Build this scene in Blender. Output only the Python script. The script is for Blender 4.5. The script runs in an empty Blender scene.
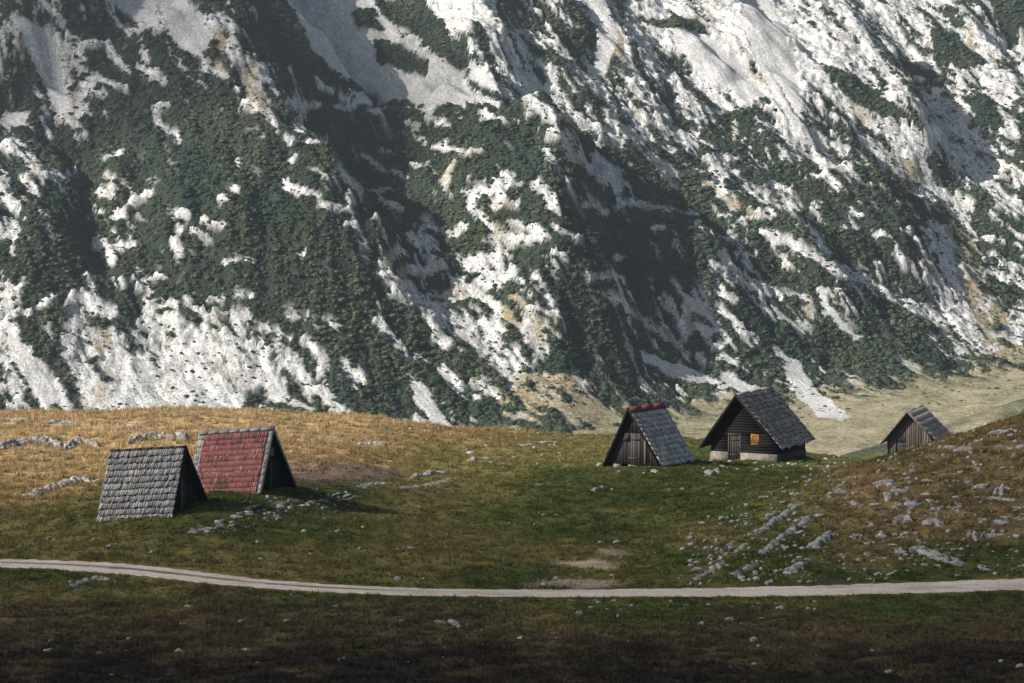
import bpy, math, random
import numpy as np
from mathutils import Vector

# ------------------------------------------------------------------ camera, sky, sun, exposure
SC = bpy.context.scene
COL = SC.collection
R = math.radians
RNG = np.random.default_rng(7)
random.seed(7)

CAMZ = 20.0
F = 1991.0; CX, CY = 512.0, 341.5
PITCH = math.atan(91.5 / F)
cam_d = bpy.data.cameras.new('camera'); cam = bpy.data.objects.new('camera', cam_d); COL.objects.link(cam)
cam_d.sensor_width = 36.0; cam_d.lens = 36.0 * F / 1024.0
cam_d.clip_start = 0.5; cam_d.clip_end = 9000
cam.location = (0, 0, CAMZ); cam.rotation_euler = (R(90) - PITCH, 0, 0)
SC.camera = cam

SUN_EL, SUN_AZ = R(33), R(17)          # from the left, a little behind the photographer
S = Vector((-math.cos(SUN_EL) * math.cos(SUN_AZ), -math.cos(SUN_EL) * math.sin(SUN_AZ), math.sin(SUN_EL)))
W = bpy.data.worlds.new('World'); SC.world = W; W.use_nodes = True
nt = W.node_tree; nt.nodes.clear()
wo = nt.nodes.new('ShaderNodeOutputWorld'); bg = nt.nodes.new('ShaderNodeBackground'); sky = nt.nodes.new('ShaderNodeTexSky')
sky.sky_type = 'NISHITA'; sky.sun_disc = False; sky.sun_elevation = SUN_EL; sky.sun_rotation = math.atan2(S.x, S.y)
sky.air_density = 1.0; sky.dust_density = 2.0; sky.ozone_density = 1.0
bg.inputs['Strength'].default_value = 0.05
nt.links.new(sky.outputs[0], bg.inputs['Color']); nt.links.new(bg.outputs[0], wo.inputs['Surface'])
sl = bpy.data.lights.new('sun', 'SUN'); sun = bpy.data.objects.new('sun', sl); COL.objects.link(sun)
sl.energy = 5.0; sl.angle = R(0.5); sl.color = (1.0, 0.94, 0.85)
sun.rotation_euler = S.to_track_quat('Z', 'Y').to_euler()
vs = SC.view_settings
vs.view_transform = 'Standard'; vs.look = 'None'; vs.gamma = 1.0; vs.exposure = 0.95; vs.use_curve_mapping = False

# ------------------------------------------------------------------ helpers
def hash2(ix, iy, seed):
    h = (ix.astype(np.int64) * 374761393 + iy.astype(np.int64) * 668265263 + seed * 1442695041) & 0xFFFFFFFF
    h = ((h ^ (h >> 13)) * 1274126177) & 0xFFFFFFFF
    return h ^ (h >> 16)
def noise2(x, y, seed=0):
    x = np.asarray(x, float); y = np.asarray(y, float)
    x0 = np.floor(x); y0 = np.floor(y); fx = x - x0; fy = y - y0
    def g(dx, dy):
        a = hash2(x0 + dx, y0 + dy, seed) / 4294967296.0 * 2 * np.pi
        return np.cos(a) * (fx - dx) + np.sin(a) * (fy - dy)
    u = fx * fx * fx * (fx * (fx * 6 - 15) + 10); v = fy * fy * fy * (fy * (fy * 6 - 15) + 10)
    a = g(0, 0); a = a + u * (g(1, 0) - a); b = g(0, 1); b = b + u * (g(1, 1) - b)
    return (a + v * (b - a)) * 1.5
def fbm(x, y, octv=4, seed=0, gain=0.5):
    t = 0.0; a = 1.0; n = 0.0
    for i in range(octv):
        t = t + a * noise2(x * 2 ** i + 17.3 * i, y * 2 ** i - 9.1 * i, seed + i); n += a; a *= gain
    return t / n
def ridged(x, y, octv=4, seed=0):
    t = 0.0; a = 1.0; n = 0.0
    for i in range(octv):
        t = t + a * (1 - np.abs(noise2(x * 2 ** i + 5.7 * i, y * 2 ** i + 3.3 * i, seed + i))) ** 2; n += a; a *= 0.5
    return t / n
def sstep(a, b, x):
    t = np.clip((x - a) / (b - a), 0, 1); return t * t * (3 - 2 * t)
def ray(px, py):
    """slope of the sight line through an image pixel: metres right and up per metre ahead"""
    c, s = math.cos(PITCH), math.sin(PITCH)
    a = (np.asarray(px, float) - CX) / F; b = -(np.asarray(py, float) - CY) / F
    Y = c + b * s; return a / Y, (-s + b * c) / Y
def to_image_px(x, y, z):  # projects world points through this camera to image pixels
    c, s = math.cos(PITCH), math.sin(PITCH)
    zz = z - CAMZ; d = np.maximum(y * c - zz * s, 1.0); u = y * s + zz * c
    return CX + F * x / d, CY - F * u / d

def np_mesh(name, V, Fc, col=None, colname='tint', smooth=False):
    V = np.ascontiguousarray(V, np.float32); Fc = np.ascontiguousarray(Fc, np.int32)
    me = bpy.data.meshes.new(name); n, k = Fc.shape
    me.vertices.add(len(V)); me.vertices.foreach_set('co', V.ravel())
    me.loops.add(n * k); me.loops.foreach_set('vertex_index', Fc.ravel())
    me.polygons.add(n); me.polygons.foreach_set('loop_start', np.arange(0, n * k, k, dtype=np.int32))
    me.update(calc_edges=True)
    if smooth: me.polygons.foreach_set('use_smooth', np.ones(n, bool))
    if col is not None: add_col(me, colname, col)
    me.validate(); return me
def add_col(me, name, col):
    c = np.ones((len(me.vertices), 4), np.float32); c[:, :col.shape[1]] = col
    at = me.color_attributes.new(name, 'FLOAT_COLOR', 'POINT'); at.data.foreach_set('color', c.ravel())
def link(name, me, mat, parent=None, **props):
    o = bpy.data.objects.new(name, me); COL.objects.link(o)
    if mat is not None and not me.materials: me.materials.append(mat)
    if parent is not None: o.parent = parent
    for k, v in props.items(): o[k] = v
    return o
def thing(name, label, cat, loc, rz=0, group=None):
    o = bpy.data.objects.new(name, None); COL.objects.link(o); o.location = loc; o.rotation_euler = (0, 0, rz)
    o.empty_display_size = 0.5; o['label'] = label; o['category'] = cat
    if group: o['group'] = group
    return o
def grid_faces(nx, ny):
    i = np.arange(nx - 1)[None, :] + np.arange(ny - 1)[:, None] * nx
    return np.stack([i, i + 1, i + 1 + nx, i + nx], -1).reshape(-1, 4)

class MB:
    """collects boxes and hexahedra of one part, each with its own weathering tint"""
    def __init__(s): s.v = []; s.f = []; s.c = []
    def hexa(s, p, col=(1, 1, 1)):
        b = len(s.v); s.v += [tuple(q) for q in p]; s.c += [col] * 8
        s.f += [(b, b + 3, b + 2, b + 1), (b + 4, b + 5, b + 6, b + 7), (b, b + 1, b + 5, b + 4), (b + 1, b + 2, b + 6, b + 5), (b + 2, b + 3, b + 7, b + 6), (b + 3, b, b + 4, b + 7)]
    def box(s, x0, x1, y0, y1, z0, z1, col=(1, 1, 1)):
        s.hexa([(x0, y0, z0), (x1, y0, z0), (x1, y1, z0), (x0, y1, z0), (x0, y0, z1), (x1, y0, z1), (x1, y1, z1), (x0, y1, z1)], col)
    def beam(s, a, b, w, t, up=(0, 0, 1), col=(1, 1, 1)):
        a = Vector(a); b = Vector(b); d = (b - a).normalized(); u = Vector(up); r = d.cross(u).normalized() * (w / 2); q = r.cross(d).normalized() * (t / 2)
        s.hexa([a - r - q, a + r - q, b + r - q, b - r - q, a - r + q, a + r + q, b + r + q, b - r + q], col)
    def build(s, name, mat, parent=None, **props):
        return link(name, np_mesh(name, np.array(s.v), np.array(s.f), np.array(s.c, np.float32)), mat, parent, **props)

# ------------------------------------------------------------------ materials
def newmat(name):
    m = bpy.data.materials.new(name); m.use_nodes = True; t = m.node_tree; t.nodes.clear()
    o = t.nodes.new('ShaderNodeOutputMaterial'); b = t.nodes.new('ShaderNodeBsdfPrincipled'); t.links.new(b.outputs[0], o.inputs[0])
    b.inputs['Specular IOR Level'].default_value = 0.15; b.inputs['Roughness'].default_value = 0.85
    return m, t, b, o
def nd(t, typ, **kw):
    n = t.nodes.new(typ)
    for k, v in kw.items(): setattr(n, k, v)
    return n
def tex_noise(t, scale, detail=4, rough=0.6, vec=None, dist=0.0):
    n = nd(t, 'ShaderNodeTexNoise'); n.inputs['Scale'].default_value = scale; n.inputs['Detail'].default_value = detail; n.inputs['Roughness'].default_value = rough
    n.inputs['Distortion'].default_value = dist
    if vec is not None: t.links.new(vec, n.inputs['Vector'])
    return n
def ramp(t, fac, stops):
    r = nd(t, 'ShaderNodeValToRGB'); e = r.color_ramp.elements
    while len(e) < len(stops): e.new(0.5)
    for i, (p, c) in enumerate(stops):
        e[i].position = p; e[i].color = (c[0], c[1], c[2], 1) if not isinstance(c, (int, float)) else (c, c, c, 1)
    t.links.new(fac, r.inputs[0]); return r.outputs[0]
def mix(t, fac, a, b, mode='MIX'):
    m = nd(t, 'ShaderNodeMix', data_type='RGBA', blend_type=mode)
    for i, sock, v in ((0, m.inputs[0], fac), (6, m.inputs[6], a), (7, m.inputs[7], b)):
        if isinstance(v, (int, float)): sock.default_value = v if i == 0 else (v, v, v, 1)
        elif isinstance(v, tuple): sock.default_value = (*v[:3], 1)
        else: t.links.new(v, sock)
    return m.outputs[2]
def math_n(t, op, a, b=None):
    m = nd(t, 'ShaderNodeMath', operation=op)
    for sock, v in zip(m.inputs, (a, b)):
        if v is None: continue
        if isinstance(v, (int, float)): sock.default_value = v
        else: t.links.new(v, sock)
    return m.outputs[0]
def attr(t, name): return nd(t, 'ShaderNodeAttribute', attribute_name=name)
def objpos(t, scl=(1, 1, 1), rot=(0, 0, 0)):
    c = nd(t, 'ShaderNodeTexCoord'); m = nd(t, 'ShaderNodeMapping'); m.inputs['Scale'].default_value = scl; m.inputs['Rotation'].default_value = rot
    t.links.new(c.outputs['Object'], m.inputs['Vector']); return m.outputs[0]
def bump(t, b, h, strength, dist):
    n = nd(t, 'ShaderNodeBump'); n.inputs['Strength'].default_value = strength; n.inputs['Distance'].default_value = dist
    t.links.new(h, n.inputs['Height']); t.links.new(n.outputs[0], b.inputs['Normal'])

def mat_mountain():
    m, t, b, o = newmat('limestone_mountain'); L = t.links
    cov = attr(t, 'cover'); sep = nd(t, 'ShaderNodeSeparateColor'); L.new(cov.outputs['Color'], sep.inputs[0])
    p = objpos(t); pa = objpos(t, (1.0, 0.75, 0.8), (0, 0, R(-25)))
    def flow(sc, rz=30):
        c_ = nd(t, 'ShaderNodeTexCoord'); m_ = nd(t, 'ShaderNodeMapping', vector_type='TEXTURE'); m_.inputs['Scale'].default_value = sc; m_.inputs['Rotation'].default_value = (0, 0, R(rz)); L.new(c_.outputs['Object'], m_.inputs['Vector']); return m_.outputs[0]
    n1 = tex_noise(t, 0.16, 7, 0.72, p); n2 = tex_noise(t, 0.9, 8, 0.72, flow((1, 5.5, 3.0))); n3 = tex_noise(t, 1.7, 7, 0.75, p); n4 = tex_noise(t, 0.8, 6, 0.7, p)
    n5 = tex_noise(t, 0.28, 7, 0.7, flow((1, 4.0, 2.5), 36)); n6 = tex_noise(t, 4.5, 5, 0.75, p)
    rock = ramp(t, n2.outputs[0], [(0.34, (0.22, 0.22, 0.22)), (0.43, (0.44, 0.44, 0.435)), (0.52, (0.64, 0.64, 0.63)), (0.62, (0.82, 0.82, 0.81))])
    rock = mix(t, ramp(t, n5.outputs[0], [(0.38, 0.75), (0.49, 0.0)]), rock, ramp(t, n3.outputs[0], [(0.40, (0.15, 0.153, 0.153)), (0.58, (0.42, 0.42, 0.415))]))
    rock = mix(t, ramp(t, n1.outputs[0], [(0.52, 0.0), (0.68, 0.45)]), rock, ramp(t, n3.outputs[0], [(0.35, (0.26, 0.225, 0.17)), (0.6, (0.55, 0.51, 0.44))]))
    rock = mix(t, ramp(t, n3.outputs[0], [(0.42, 0.6), (0.48, 0.0)]), rock, (0.12, 0.128, 0.12))
    rock = mix(t, ramp(t, n6.outputs[0], [(0.40, 0.4), (0.50, 0.0)]), rock, (0.24, 0.24, 0.23))
    scree = ramp(t, n3.outputs[0], [(0.40, (0.32, 0.32, 0.315)), (0.5, (0.52, 0.52, 0.515)), (0.6, (0.66, 0.66, 0.655))])
    scree = mix(t, ramp(t, n2.outputs[0], [(0.40, 0.6), (0.52, 0.0)]), scree, (0.30, 0.30, 0.29))
    scree = mix(t, ramp(t, n1.outputs[0], [(0.45, 0.0), (0.75, 0.45)]), scree, (0.27, 0.265, 0.25))
    tan = ramp(t, n4.outputs[0], [(0.34, (0.13, 0.115, 0.055)), (0.5, (0.26, 0.205, 0.12)), (0.64, (0.38, 0.33, 0.24))])
    tan = mix(t, ramp(t, n3.outputs[0], [(0.54, 0.0), (0.60, 0.7)]), tan, (0.55, 0.53, 0.49))
    tan = mix(t, ramp(t, n3.outputs[0], [(0.36, 0.7), (0.44, 0.0)]), tan, (0.07, 0.075, 0.035))
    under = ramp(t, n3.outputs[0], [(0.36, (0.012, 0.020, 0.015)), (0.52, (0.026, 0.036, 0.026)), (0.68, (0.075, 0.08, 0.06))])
    c = mix(t, sep.outputs[1], rock, scree); c = mix(t, sep.outputs[2], c, tan)
    gr = ramp(t, n1.outputs[0], [(0.36, (0.105, 0.105, 0.052)), (0.5, (0.215, 0.19, 0.108)), (0.64, (0.31, 0.272, 0.18))]); gr = mix(t, ramp(t, n4.outputs[0], [(0.52, 0.0), (0.62, 0.6)]), gr, (0.40, 0.37, 0.31))
    gr = mix(t, ramp(t, n3.outputs[0], [(0.56, 0.0), (0.61, 0.7)]), gr, (0.52, 0.50, 0.46)); gr = mix(t, ramp(t, n3.outputs[0], [(0.37, 0.7), (0.44, 0.0)]), gr, (0.10, 0.095, 0.05))
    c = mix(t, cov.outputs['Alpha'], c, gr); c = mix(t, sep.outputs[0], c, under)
    L.new(c, b.inputs['Base Color']); b.inputs['Specular IOR Level'].default_value = 0.05
    h = math_n(t, 'ADD', math_n(t, 'MULTIPLY', n2.outputs[0], 1.3), math_n(t, 'MULTIPLY', n3.outputs[0], 0.9))
    bump(t, b, h, 0.55, 0.8); return m
def mat_meadow():
    m, t, b, o = newmat('meadow_turf'); L = t.links
    a = attr(t, 'tint'); p = objpos(t); ps = objpos(t, (0.35, 1.0, 1.0))
    n1 = tex_noise(t, 0.9, 6, 0.7, ps, 0.5); n2 = tex_noise(t, 7.0, 4, 0.7, p)
    c = mix(t, 1.0, a.outputs['Color'], ramp(t, n1.outputs[0], [(0.3, (0.55, 0.62, 0.5)), (0.5, (0.95, 0.95, 0.95)), (0.7, (1.5, 1.3, 1.1))]), 'MULTIPLY')
    c = mix(t, 1.0, c, ramp(t, n2.outputs[0], [(0.3, 0.6), (0.7, 1.35)]), 'MULTIPLY')
    L.new(c, b.inputs['Base Color']); b.inputs['Specular IOR Level'].default_value = 0.03
    bump(t, b, n2.outputs[0], 0.8, 0.12); return m
def mat_tint(name, rough=0.9, tr=0.0):
    m, t, b, o = newmat(name); L = t.links; a = attr(t, 'tint')
    L.new(a.outputs['Color'], b.inputs['Base Color']); b.inputs['Roughness'].default_value = rough; b.inputs['Specular IOR Level'].default_value = 0.05
    if tr:
        tl = nd(t, 'ShaderNodeBsdfTranslucent'); L.new(a.outputs['Color'], tl.inputs[0]); mx = nd(t, 'ShaderNodeMixShader'); mx.inputs[0].default_value = tr
        L.new(b.outputs[0], mx.inputs[1]); L.new(tl.outputs[0], mx.inputs[2]); L.new(mx.outputs[0], o.inputs[0])
    return m
def mat_rock():
    m, t, b, o = newmat('weathered_limestone'); L = t.links
    g = nd(t, 'ShaderNodeNewGeometry'); mp = nd(t, 'ShaderNodeMapping'); mp.inputs['Scale'].default_value = (1, 1, 2.2); L.new(g.outputs['Position'], mp.inputs['Vector'])
    n1 = tex_noise(t, 2.6, 6, 0.72, mp.outputs[0], 0.8); n2 = tex_noise(t, 11.0, 4, 0.7, g.outputs['Position']); n0 = tex_noise(t, 0.45, 3, 0.6, g.outputs['Position'])
    c = ramp(t, n1.outputs[0], [(0.33, (0.09, 0.087, 0.08)), (0.47, (0.25, 0.243, 0.232)), (0.60, (0.47, 0.46, 0.44))])
    c = mix(t, ramp(t, n2.outputs[0], [(0.32, 0.55), (0.46, 0.0)]), c, (0.07, 0.07, 0.06))
    c = mix(t, ramp(t, n0.outputs[0], [(0.5, 0.0), (0.68, 0.5)]), c, (0.20, 0.165, 0.115))
    L.new(c, b.inputs['Base Color']); bump(t, b, n1.outputs[0], 0.8, 0.25); return m
def mat_wood(name, base, var=0.5, grain=(9, 1.2, 1.2), rough=0.85):
    m, t, b, o = newmat(name); L = t.links; a = attr(t, 'tint'); p = objpos(t, grain)
    n1 = tex_noise(t, 2.5, 5, 0.65, p); n2 = tex_noise(t, 0.8, 4, 0.6, objpos(t))
    c = ramp(t, n1.outputs[0], [(0.3, tuple(v * (1 - var) for v in base)), (0.52, base), (0.72, tuple(min(1, v * (1 + var)) for v in base))])
    c = mix(t, 1.0, c, a.outputs['Color'], 'MULTIPLY')
    c = mix(t, ramp(t, n2.outputs[0], [(0.5, 0.0), (0.7, 0.45)]), c, tuple(v * 0.55 for v in base))
    L.new(c, b.inputs['Base Color']); b.inputs['Roughness'].default_value = rough; bump(t, b, n1.outputs[0], 0.5, 0.02); return m
def mat_road():
    m, t, b, o = newmat('gravel_track'); L = t.links; a = attr(t, 'across'); sep = nd(t, 'ShaderNodeSeparateColor'); L.new(a.outputs['Color'], sep.inputs[0])
    p = objpos(t); n1 = tex_noise(t, 1.1, 6, 0.7, objpos(t, (0.25, 1, 1))); n2 = tex_noise(t, 9, 4, 0.7, p)
    c = ramp(t, n1.outputs[0], [(0.3, (0.36, 0.29, 0.235)), (0.5, (0.54, 0.46, 0.39)), (0.7, (0.64, 0.56, 0.49))])
    c = mix(t, 1.0, c, ramp(t, n2.outputs[0], [(0.3, 0.6), (0.7, 1.2)]), 'MULTIPLY')
    w = math_n(t, 'ADD', sep.outputs[0], math_n(t, 'MULTIPLY', math_n(t, 'SUBTRACT', n1.outputs[0], 0.5), 1.3))
    c = mix(t, ramp(t, w, [(0.45, 0.0), (0.75, 0.85)]), c, (0.075, 0.062, 0.032))
    L.new(c, b.inputs['Base Color']); bump(t, b, n2.outputs[0], 0.6, 0.05); return m
def mat_plaster():
    m, t, b, o = newmat('stone_plaster'); L = t.links; p = objpos(t); n1 = tex_noise(t, 2.2, 6, 0.7, p); n2 = tex_noise(t, 14, 3, 0.6, p)
    c = ramp(t, n1.outputs[0], [(0.3, (0.06, 0.054, 0.046)), (0.5, (0.125, 0.112, 0.095)), (0.7, (0.20, 0.18, 0.158))])
    c = mix(t, ramp(t, n2.outputs[0], [(0.35, 0.5), (0.5, 0.0)]), c, (0.12, 0.11, 0.095))
    a = attr(t, 'tint'); c = mix(t, 1.0, c, a.outputs['Color'], 'MULTIPLY')
    L.new(c, b.inputs['Base Color']); bump(t, b, n2.outputs[0], 0.5, 0.03); return m

M_MOUNT = mat_mountain(); M_TURF = mat_meadow(); M_ROCK = mat_rock()
M_PINE = mat_tint('dwarf_pine_needles', 0.8, 0.04); M_GRASS = mat_tint('dry_grass_blades', 0.9, 0.3)
M_SHINGLE = mat_wood('weathered_grey_shingle', (0.30, 0.295, 0.297), 0.45)
M_SHINGLE_DARK = mat_wood('dark_grey_shingle', (0.29, 0.272, 0.258), 0.5)
M_SHINGLE_PALE = mat_wood('silver_grey_shingle', (0.46, 0.447, 0.428), 0.4)
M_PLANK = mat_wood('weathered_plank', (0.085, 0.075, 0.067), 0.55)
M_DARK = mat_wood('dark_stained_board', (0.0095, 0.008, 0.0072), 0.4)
M_GREYBOARD = mat_wood('grey_board', (0.24, 0.235, 0.225), 0.4)
M_RED = mat_wood('faded_red_sheet', (0.27, 0.092, 0.088), 0.25, (3, 3, 3), 0.8)
M_SHUTTER = mat_wood('orange_shutter_board', (0.26, 0.12, 0.032), 0.3, (6, 1, 1))
M_PLASTER = mat_plaster(); M_ROAD = mat_road()

# ------------------------------------------------------------------ huts fitted to image pixels first: the meadow has to meet them
#        x       eave z    Y     yaw    width  length height slope   dz left  dz right lean
HUTS = dict(
    H1=(-20.182, -16.321, 124.0, 1.212, 4.33, 5.288, 4.132, -0.086, -0.156, 0.364, -0.533),
    H2=(-15.458, -15.951, 131.0, 1.095, 4.277, 5.778, 4.309, -0.096, 0.086, 0.043, -0.632),
    H3=(9.354, -16.901, 155.0, -0.585, 5.254, 5.379, 4.595, 0.007, -0.117, 0.208, -0.29),
    H4=(19.04, -16.555, 166.0, -0.572, 7.551, 6.803, 4.518, 0.03, -0.149, 0.185, -0.318),
    H5=(39.917, -19.387, 200.0, -0.424, 5.661, 6.73, 3.142, 0.025, -0.244, 0.27, -0.088))
GROUND_BELOW = dict(H1=0.04, H2=0.02, H3=-0.1, H4=-1.2, H5=-1.75)
def hut_world(k, a, b, h):
    x, z, Y, yaw = HUTS[k][:4]; c, s = math.cos(yaw), math.sin(yaw)
    return (x + a * c - b * s, Y + a * s + b * c, z + h + CAMZ)

# ------------------------------------------------------------------ near meadow: heights from image pixels at assumed distances, thin plate surface
CTRL = []   # x, y, z
def cp(px, py, Y):
    a, b = ray(px, py); CTRL.append((float(a) * Y, Y, CAMZ + float(b) * Y))
for q in [(0, 565, 112), (130, 570, 110), (250, 583, 106), (400, 593, 103), (560, 595, 103), (700, 593, 104), (850, 591, 104), (1010, 586, 105),
          (-200, 560, 114), (1250, 580, 107),
          (0, 683, 79), (250, 683, 78), (512, 683, 77), (760, 683, 78), (1024, 683, 78), (100, 640, 89), (400, 640, 89), (700, 640, 89), (950, 640, 89),
          (450, 540, 122), (450, 500, 139), (450, 462, 158), (450, 440, 174), (520, 436, 180), (590, 440, 178), (250, 540, 117), (330, 505, 132), (340, 470, 146),
          (0, 414, 184), (100, 411, 186), (210, 410, 186), (350, 418, 183), (420, 429, 180), (50, 450, 160), (50, 490, 140), (50, 530, 124), (150, 435, 168), (300, 445, 160),
          (-200, 415, 183), (-200, 480, 142),
          (720, 482, 150), (650, 530, 128), (620, 560, 115), (600, 490, 143), (690, 441, 182), (560, 470, 154),
          (830, 470, 170), (842, 458, 186), (868, 463, 190), (800, 480, 152),
          (1024, 420, 141), (985, 431, 140), (950, 441, 139), (920, 452, 137), (890, 463, 135), (860, 475, 132), (830, 487, 130), (795, 503, 127), (760, 522, 122), (720, 552, 114),
          (950, 530, 115), (1024, 530, 114), (1024, 475, 126), (940, 490, 125), (880, 520, 119), (900, 560, 110), (1000, 560, 110), (800, 550, 113),
          (1200, 375, 143), (1200, 470, 122), (1300, 420, 135)]: cp(*q)
for k in HUTS:
    w, L, H, sl_, zl, zr = HUTS[k][4:10]; g = GROUND_BELOW[k]
    if k == 'H5':
        CTRL.append(hut_world(k, -w / 2, 0, g)); CTRL.append(hut_world(k, -w / 2, L, g)); CTRL.append(hut_world(k, w / 2, L, g + 0.4)); continue
    for a, z in ((-w / 2, zl), (w / 2, zr)):
        for b in (0, L):
            CTRL.append(hut_world(k, a, b, (z + sl_ * b if k in ('H1', 'H2', 'H3') else 0) + g))
for x, y, z in [(0, 0, -2.2), (-40, 0, -2.6), (40, 0, -1.8), (0, 40, -12.2), (-40, 40, -12.4), (40, 40, -12), (-90, 10, -4), (90, 10, -3), (0, -40, 3), (-80, -40, 3), (80, -40, 4),
                (95, 80, -14), (-95, 80, -16),
                (55, 172, -18.5), (75, 170, -16.5), (62, 185, -20.5)]: CTRL.append((x, y, z + CAMZ))
for x in (-110, -70, -35, 0, 20, 40, 65, 100):
    CTRL.append((x, 232, CAMZ - 31)); CTRL.append((x, 262, CAMZ - 42))
CTRL = np.array(CTRL)
def tps_fit(P, z, lam=0.4):
    d2 = ((P[:, None] - P[None]) ** 2).sum(-1); K = 0.5 * d2 * np.log(d2 + 1e-9)
    n = len(P); A = np.zeros((n + 3, n + 3)); A[:n, :n] = K + lam * np.eye(n); A[:n, n] = 1; A[:n, n + 1:] = P; A[n:, :n] = A[:n, n:].T
    return np.linalg.solve(A, np.concatenate([z, np.zeros(3)]))
TW = tps_fit(CTRL[:, :2], CTRL[:, 2])
def meadow_smooth(x, y):
    sh = x.shape; x = x.ravel(); y = y.ravel(); out = TW[-3] + TW[-2] * x + TW[-1] * y
    for w, (a, b, _) in zip(TW[:-3], CTRL):
        d2 = (x - a) ** 2 + (y - b) ** 2; out = out + w * 0.5 * d2 * np.log(d2 + 1e-9)
    return out.reshape(sh)
NX0, NX1, NY0, NY1, ND = -100.0, 100.0, -40.0, 262.0, 0.3
# coarse evaluation then bicubic-like refinement, the surface is smooth
cxs = np.linspace(NX0, NX1, 201); cys = np.linspace(NY0, NY1, 303)
CH = meadow_smooth(*np.meshgrid(cxs, cys))
def bil(A, xs0, dx, ys0, dy, x, y):
    u = np.clip((x - xs0) / dx, 0, A.shape[1] - 1.001); v = np.clip((y - ys0) / dy, 0, A.shape[0] - 1.001)
    i = u.astype(int); j = v.astype(int); fu = u - i; fv = v - j
    return (A[j, i] * (1 - fu) + A[j, i + 1] * fu) * (1 - fv) + (A[j + 1, i] * (1 - fu) + A[j + 1, i + 1] * fu) * fv
def smooth_at(x, y): return bil(CH, NX0, cxs[1] - cxs[0], NY0, cys[1] - cys[0], x, y)
def hit_smooth(px, py):
    a, b = ray(px, py); Y = np.arange(60, 262, 0.1); z = CAMZ + float(b) * Y; g = smooth_at(float(a) * Y, Y); k = np.argmax(z < g)
    return float(a) * Y[k], Y[k]
ROADPX = [(-330, 556), (-200, 559), (-60, 562), (0, 563.5), (70, 566), (130, 570), (190, 576.5), (250, 583), (320, 588.5), (400, 592), (480, 593.5), (560, 594), (640, 593.5), (720, 593), (790, 592), (850, 590.5), (920, 588.5), (1010, 585.5), (1150, 580), (1300, 577)]
RP = np.array([hit_smooth(*p) for p in ROADPX])
rt = np.linspace(0, len(RP) - 1, 1800)
def cr(P, t):
    i = np.clip(t.astype(int), 0, len(P) - 2); f = (t - i)[:, None]; p = lambda k: P[np.clip(i + k, 0, len(P) - 1)]
    return 0.5 * (2 * p(0) + (p(1) - p(-1)) * f + (2 * p(-1) - 5 * p(0) + 4 * p(1) - p(2)) * f ** 2 + (-p(-1) + 3 * p(0) - 3 * p(1) + p(2)) * f ** 3)
RC = cr(RP, rt)
def road_dist(x, y):
    yr = np.interp(x, RC[:, 0], RC[:, 1]); sl = np.interp(x, RC[:, 0], np.gradient(RC[:, 1], RC[:, 0])); return (y - yr) / np.sqrt(1 + sl ** 2)
def meadow_h(x, y):
    z = smooth_at(x, y); k = sstep(1.2, 3.5, np.abs(road_dist(x, y)))
    near = np.ones_like(z)
    for h in HUTS:
        c = hut_world(h, 0, HUTS[h][5] / 2, 0); near = near * sstep(2.0, 7.0, np.hypot(x - c[0], y - c[1]))
    return z + k * (0.35 + 0.65 * near) * (0.42 * fbm(x / 9, y / 7, 3, 11) + 0.16 * fbm(x / 1.7, y / 1.4, 3, 5))
gx = np.arange(NX0, NX1 + ND / 2, ND); gy = np.arange(NY0, NY1 + ND / 2, ND)
GX, GY = np.meshgrid(gx, gy)
GZ = meadow_h(GX, GY)
def ground(x, y): return bil(GZ, NX0, ND, NY0, ND, np.asarray(x, float), np.asarray(y, float))
def hit(px, py):
    a, b = ray(px, py); Y = np.arange(60, 250, 0.08); z = CAMZ + float(b) * Y; g = ground(float(a) * Y, Y); k = np.argmax(z < g)
    if not (z < g).any(): return None
    return float(a) * Y[k], float(Y[k]), float(g[k])

# turf cover by image pixel cells: gold, straw olive, green, rust, brown, dark brown with foreground darkening painted in, bare soil
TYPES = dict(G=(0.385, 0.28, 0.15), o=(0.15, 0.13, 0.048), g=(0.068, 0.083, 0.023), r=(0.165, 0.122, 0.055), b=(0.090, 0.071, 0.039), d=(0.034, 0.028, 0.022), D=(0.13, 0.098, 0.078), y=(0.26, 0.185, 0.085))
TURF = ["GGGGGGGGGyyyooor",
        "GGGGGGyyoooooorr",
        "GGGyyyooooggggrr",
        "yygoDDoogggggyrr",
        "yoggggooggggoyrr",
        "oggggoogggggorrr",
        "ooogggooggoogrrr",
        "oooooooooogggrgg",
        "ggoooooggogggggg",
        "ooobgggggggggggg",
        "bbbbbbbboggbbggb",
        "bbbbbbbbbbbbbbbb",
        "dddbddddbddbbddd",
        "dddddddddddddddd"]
TA = np.array([[TYPES[c] for c in r] for r in TURF])
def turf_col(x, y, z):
    px, py = to_image_px(x, y, z)
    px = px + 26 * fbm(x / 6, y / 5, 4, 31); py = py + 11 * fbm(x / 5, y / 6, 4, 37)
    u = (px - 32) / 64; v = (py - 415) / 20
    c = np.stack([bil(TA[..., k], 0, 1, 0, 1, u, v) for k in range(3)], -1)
    # straw patches scattered in the green, green hollows in the straw
    n = fbm(x / 4.5, y / 5.5, 5, 41)[..., None]; a = sstep(0.10, 0.5, n) * 0.75; b = sstep(0.12, 0.5, -n) * 0.75
    c = c * (1 - a) + a * (np.array((0.17, 0.12, 0.05)) * 0.55 + c * 0.75); c = c * (1 - b) + b * (np.array((0.032, 0.034, 0.012)) * 0.55 + c * 0.45)
    return c
def blob(px, py, cx, cy, rx, ry, x, y, sd):
    d = np.hypot((px - cx) / rx, (py - cy) / ry) + 0.9 * fbm(x / 1.6, y / 2.4, 5, sd); return sstep(1.3, 0.5, d)[..., None]
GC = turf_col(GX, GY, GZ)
spx, spy = to_image_px(GX, GY, GZ)
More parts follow.
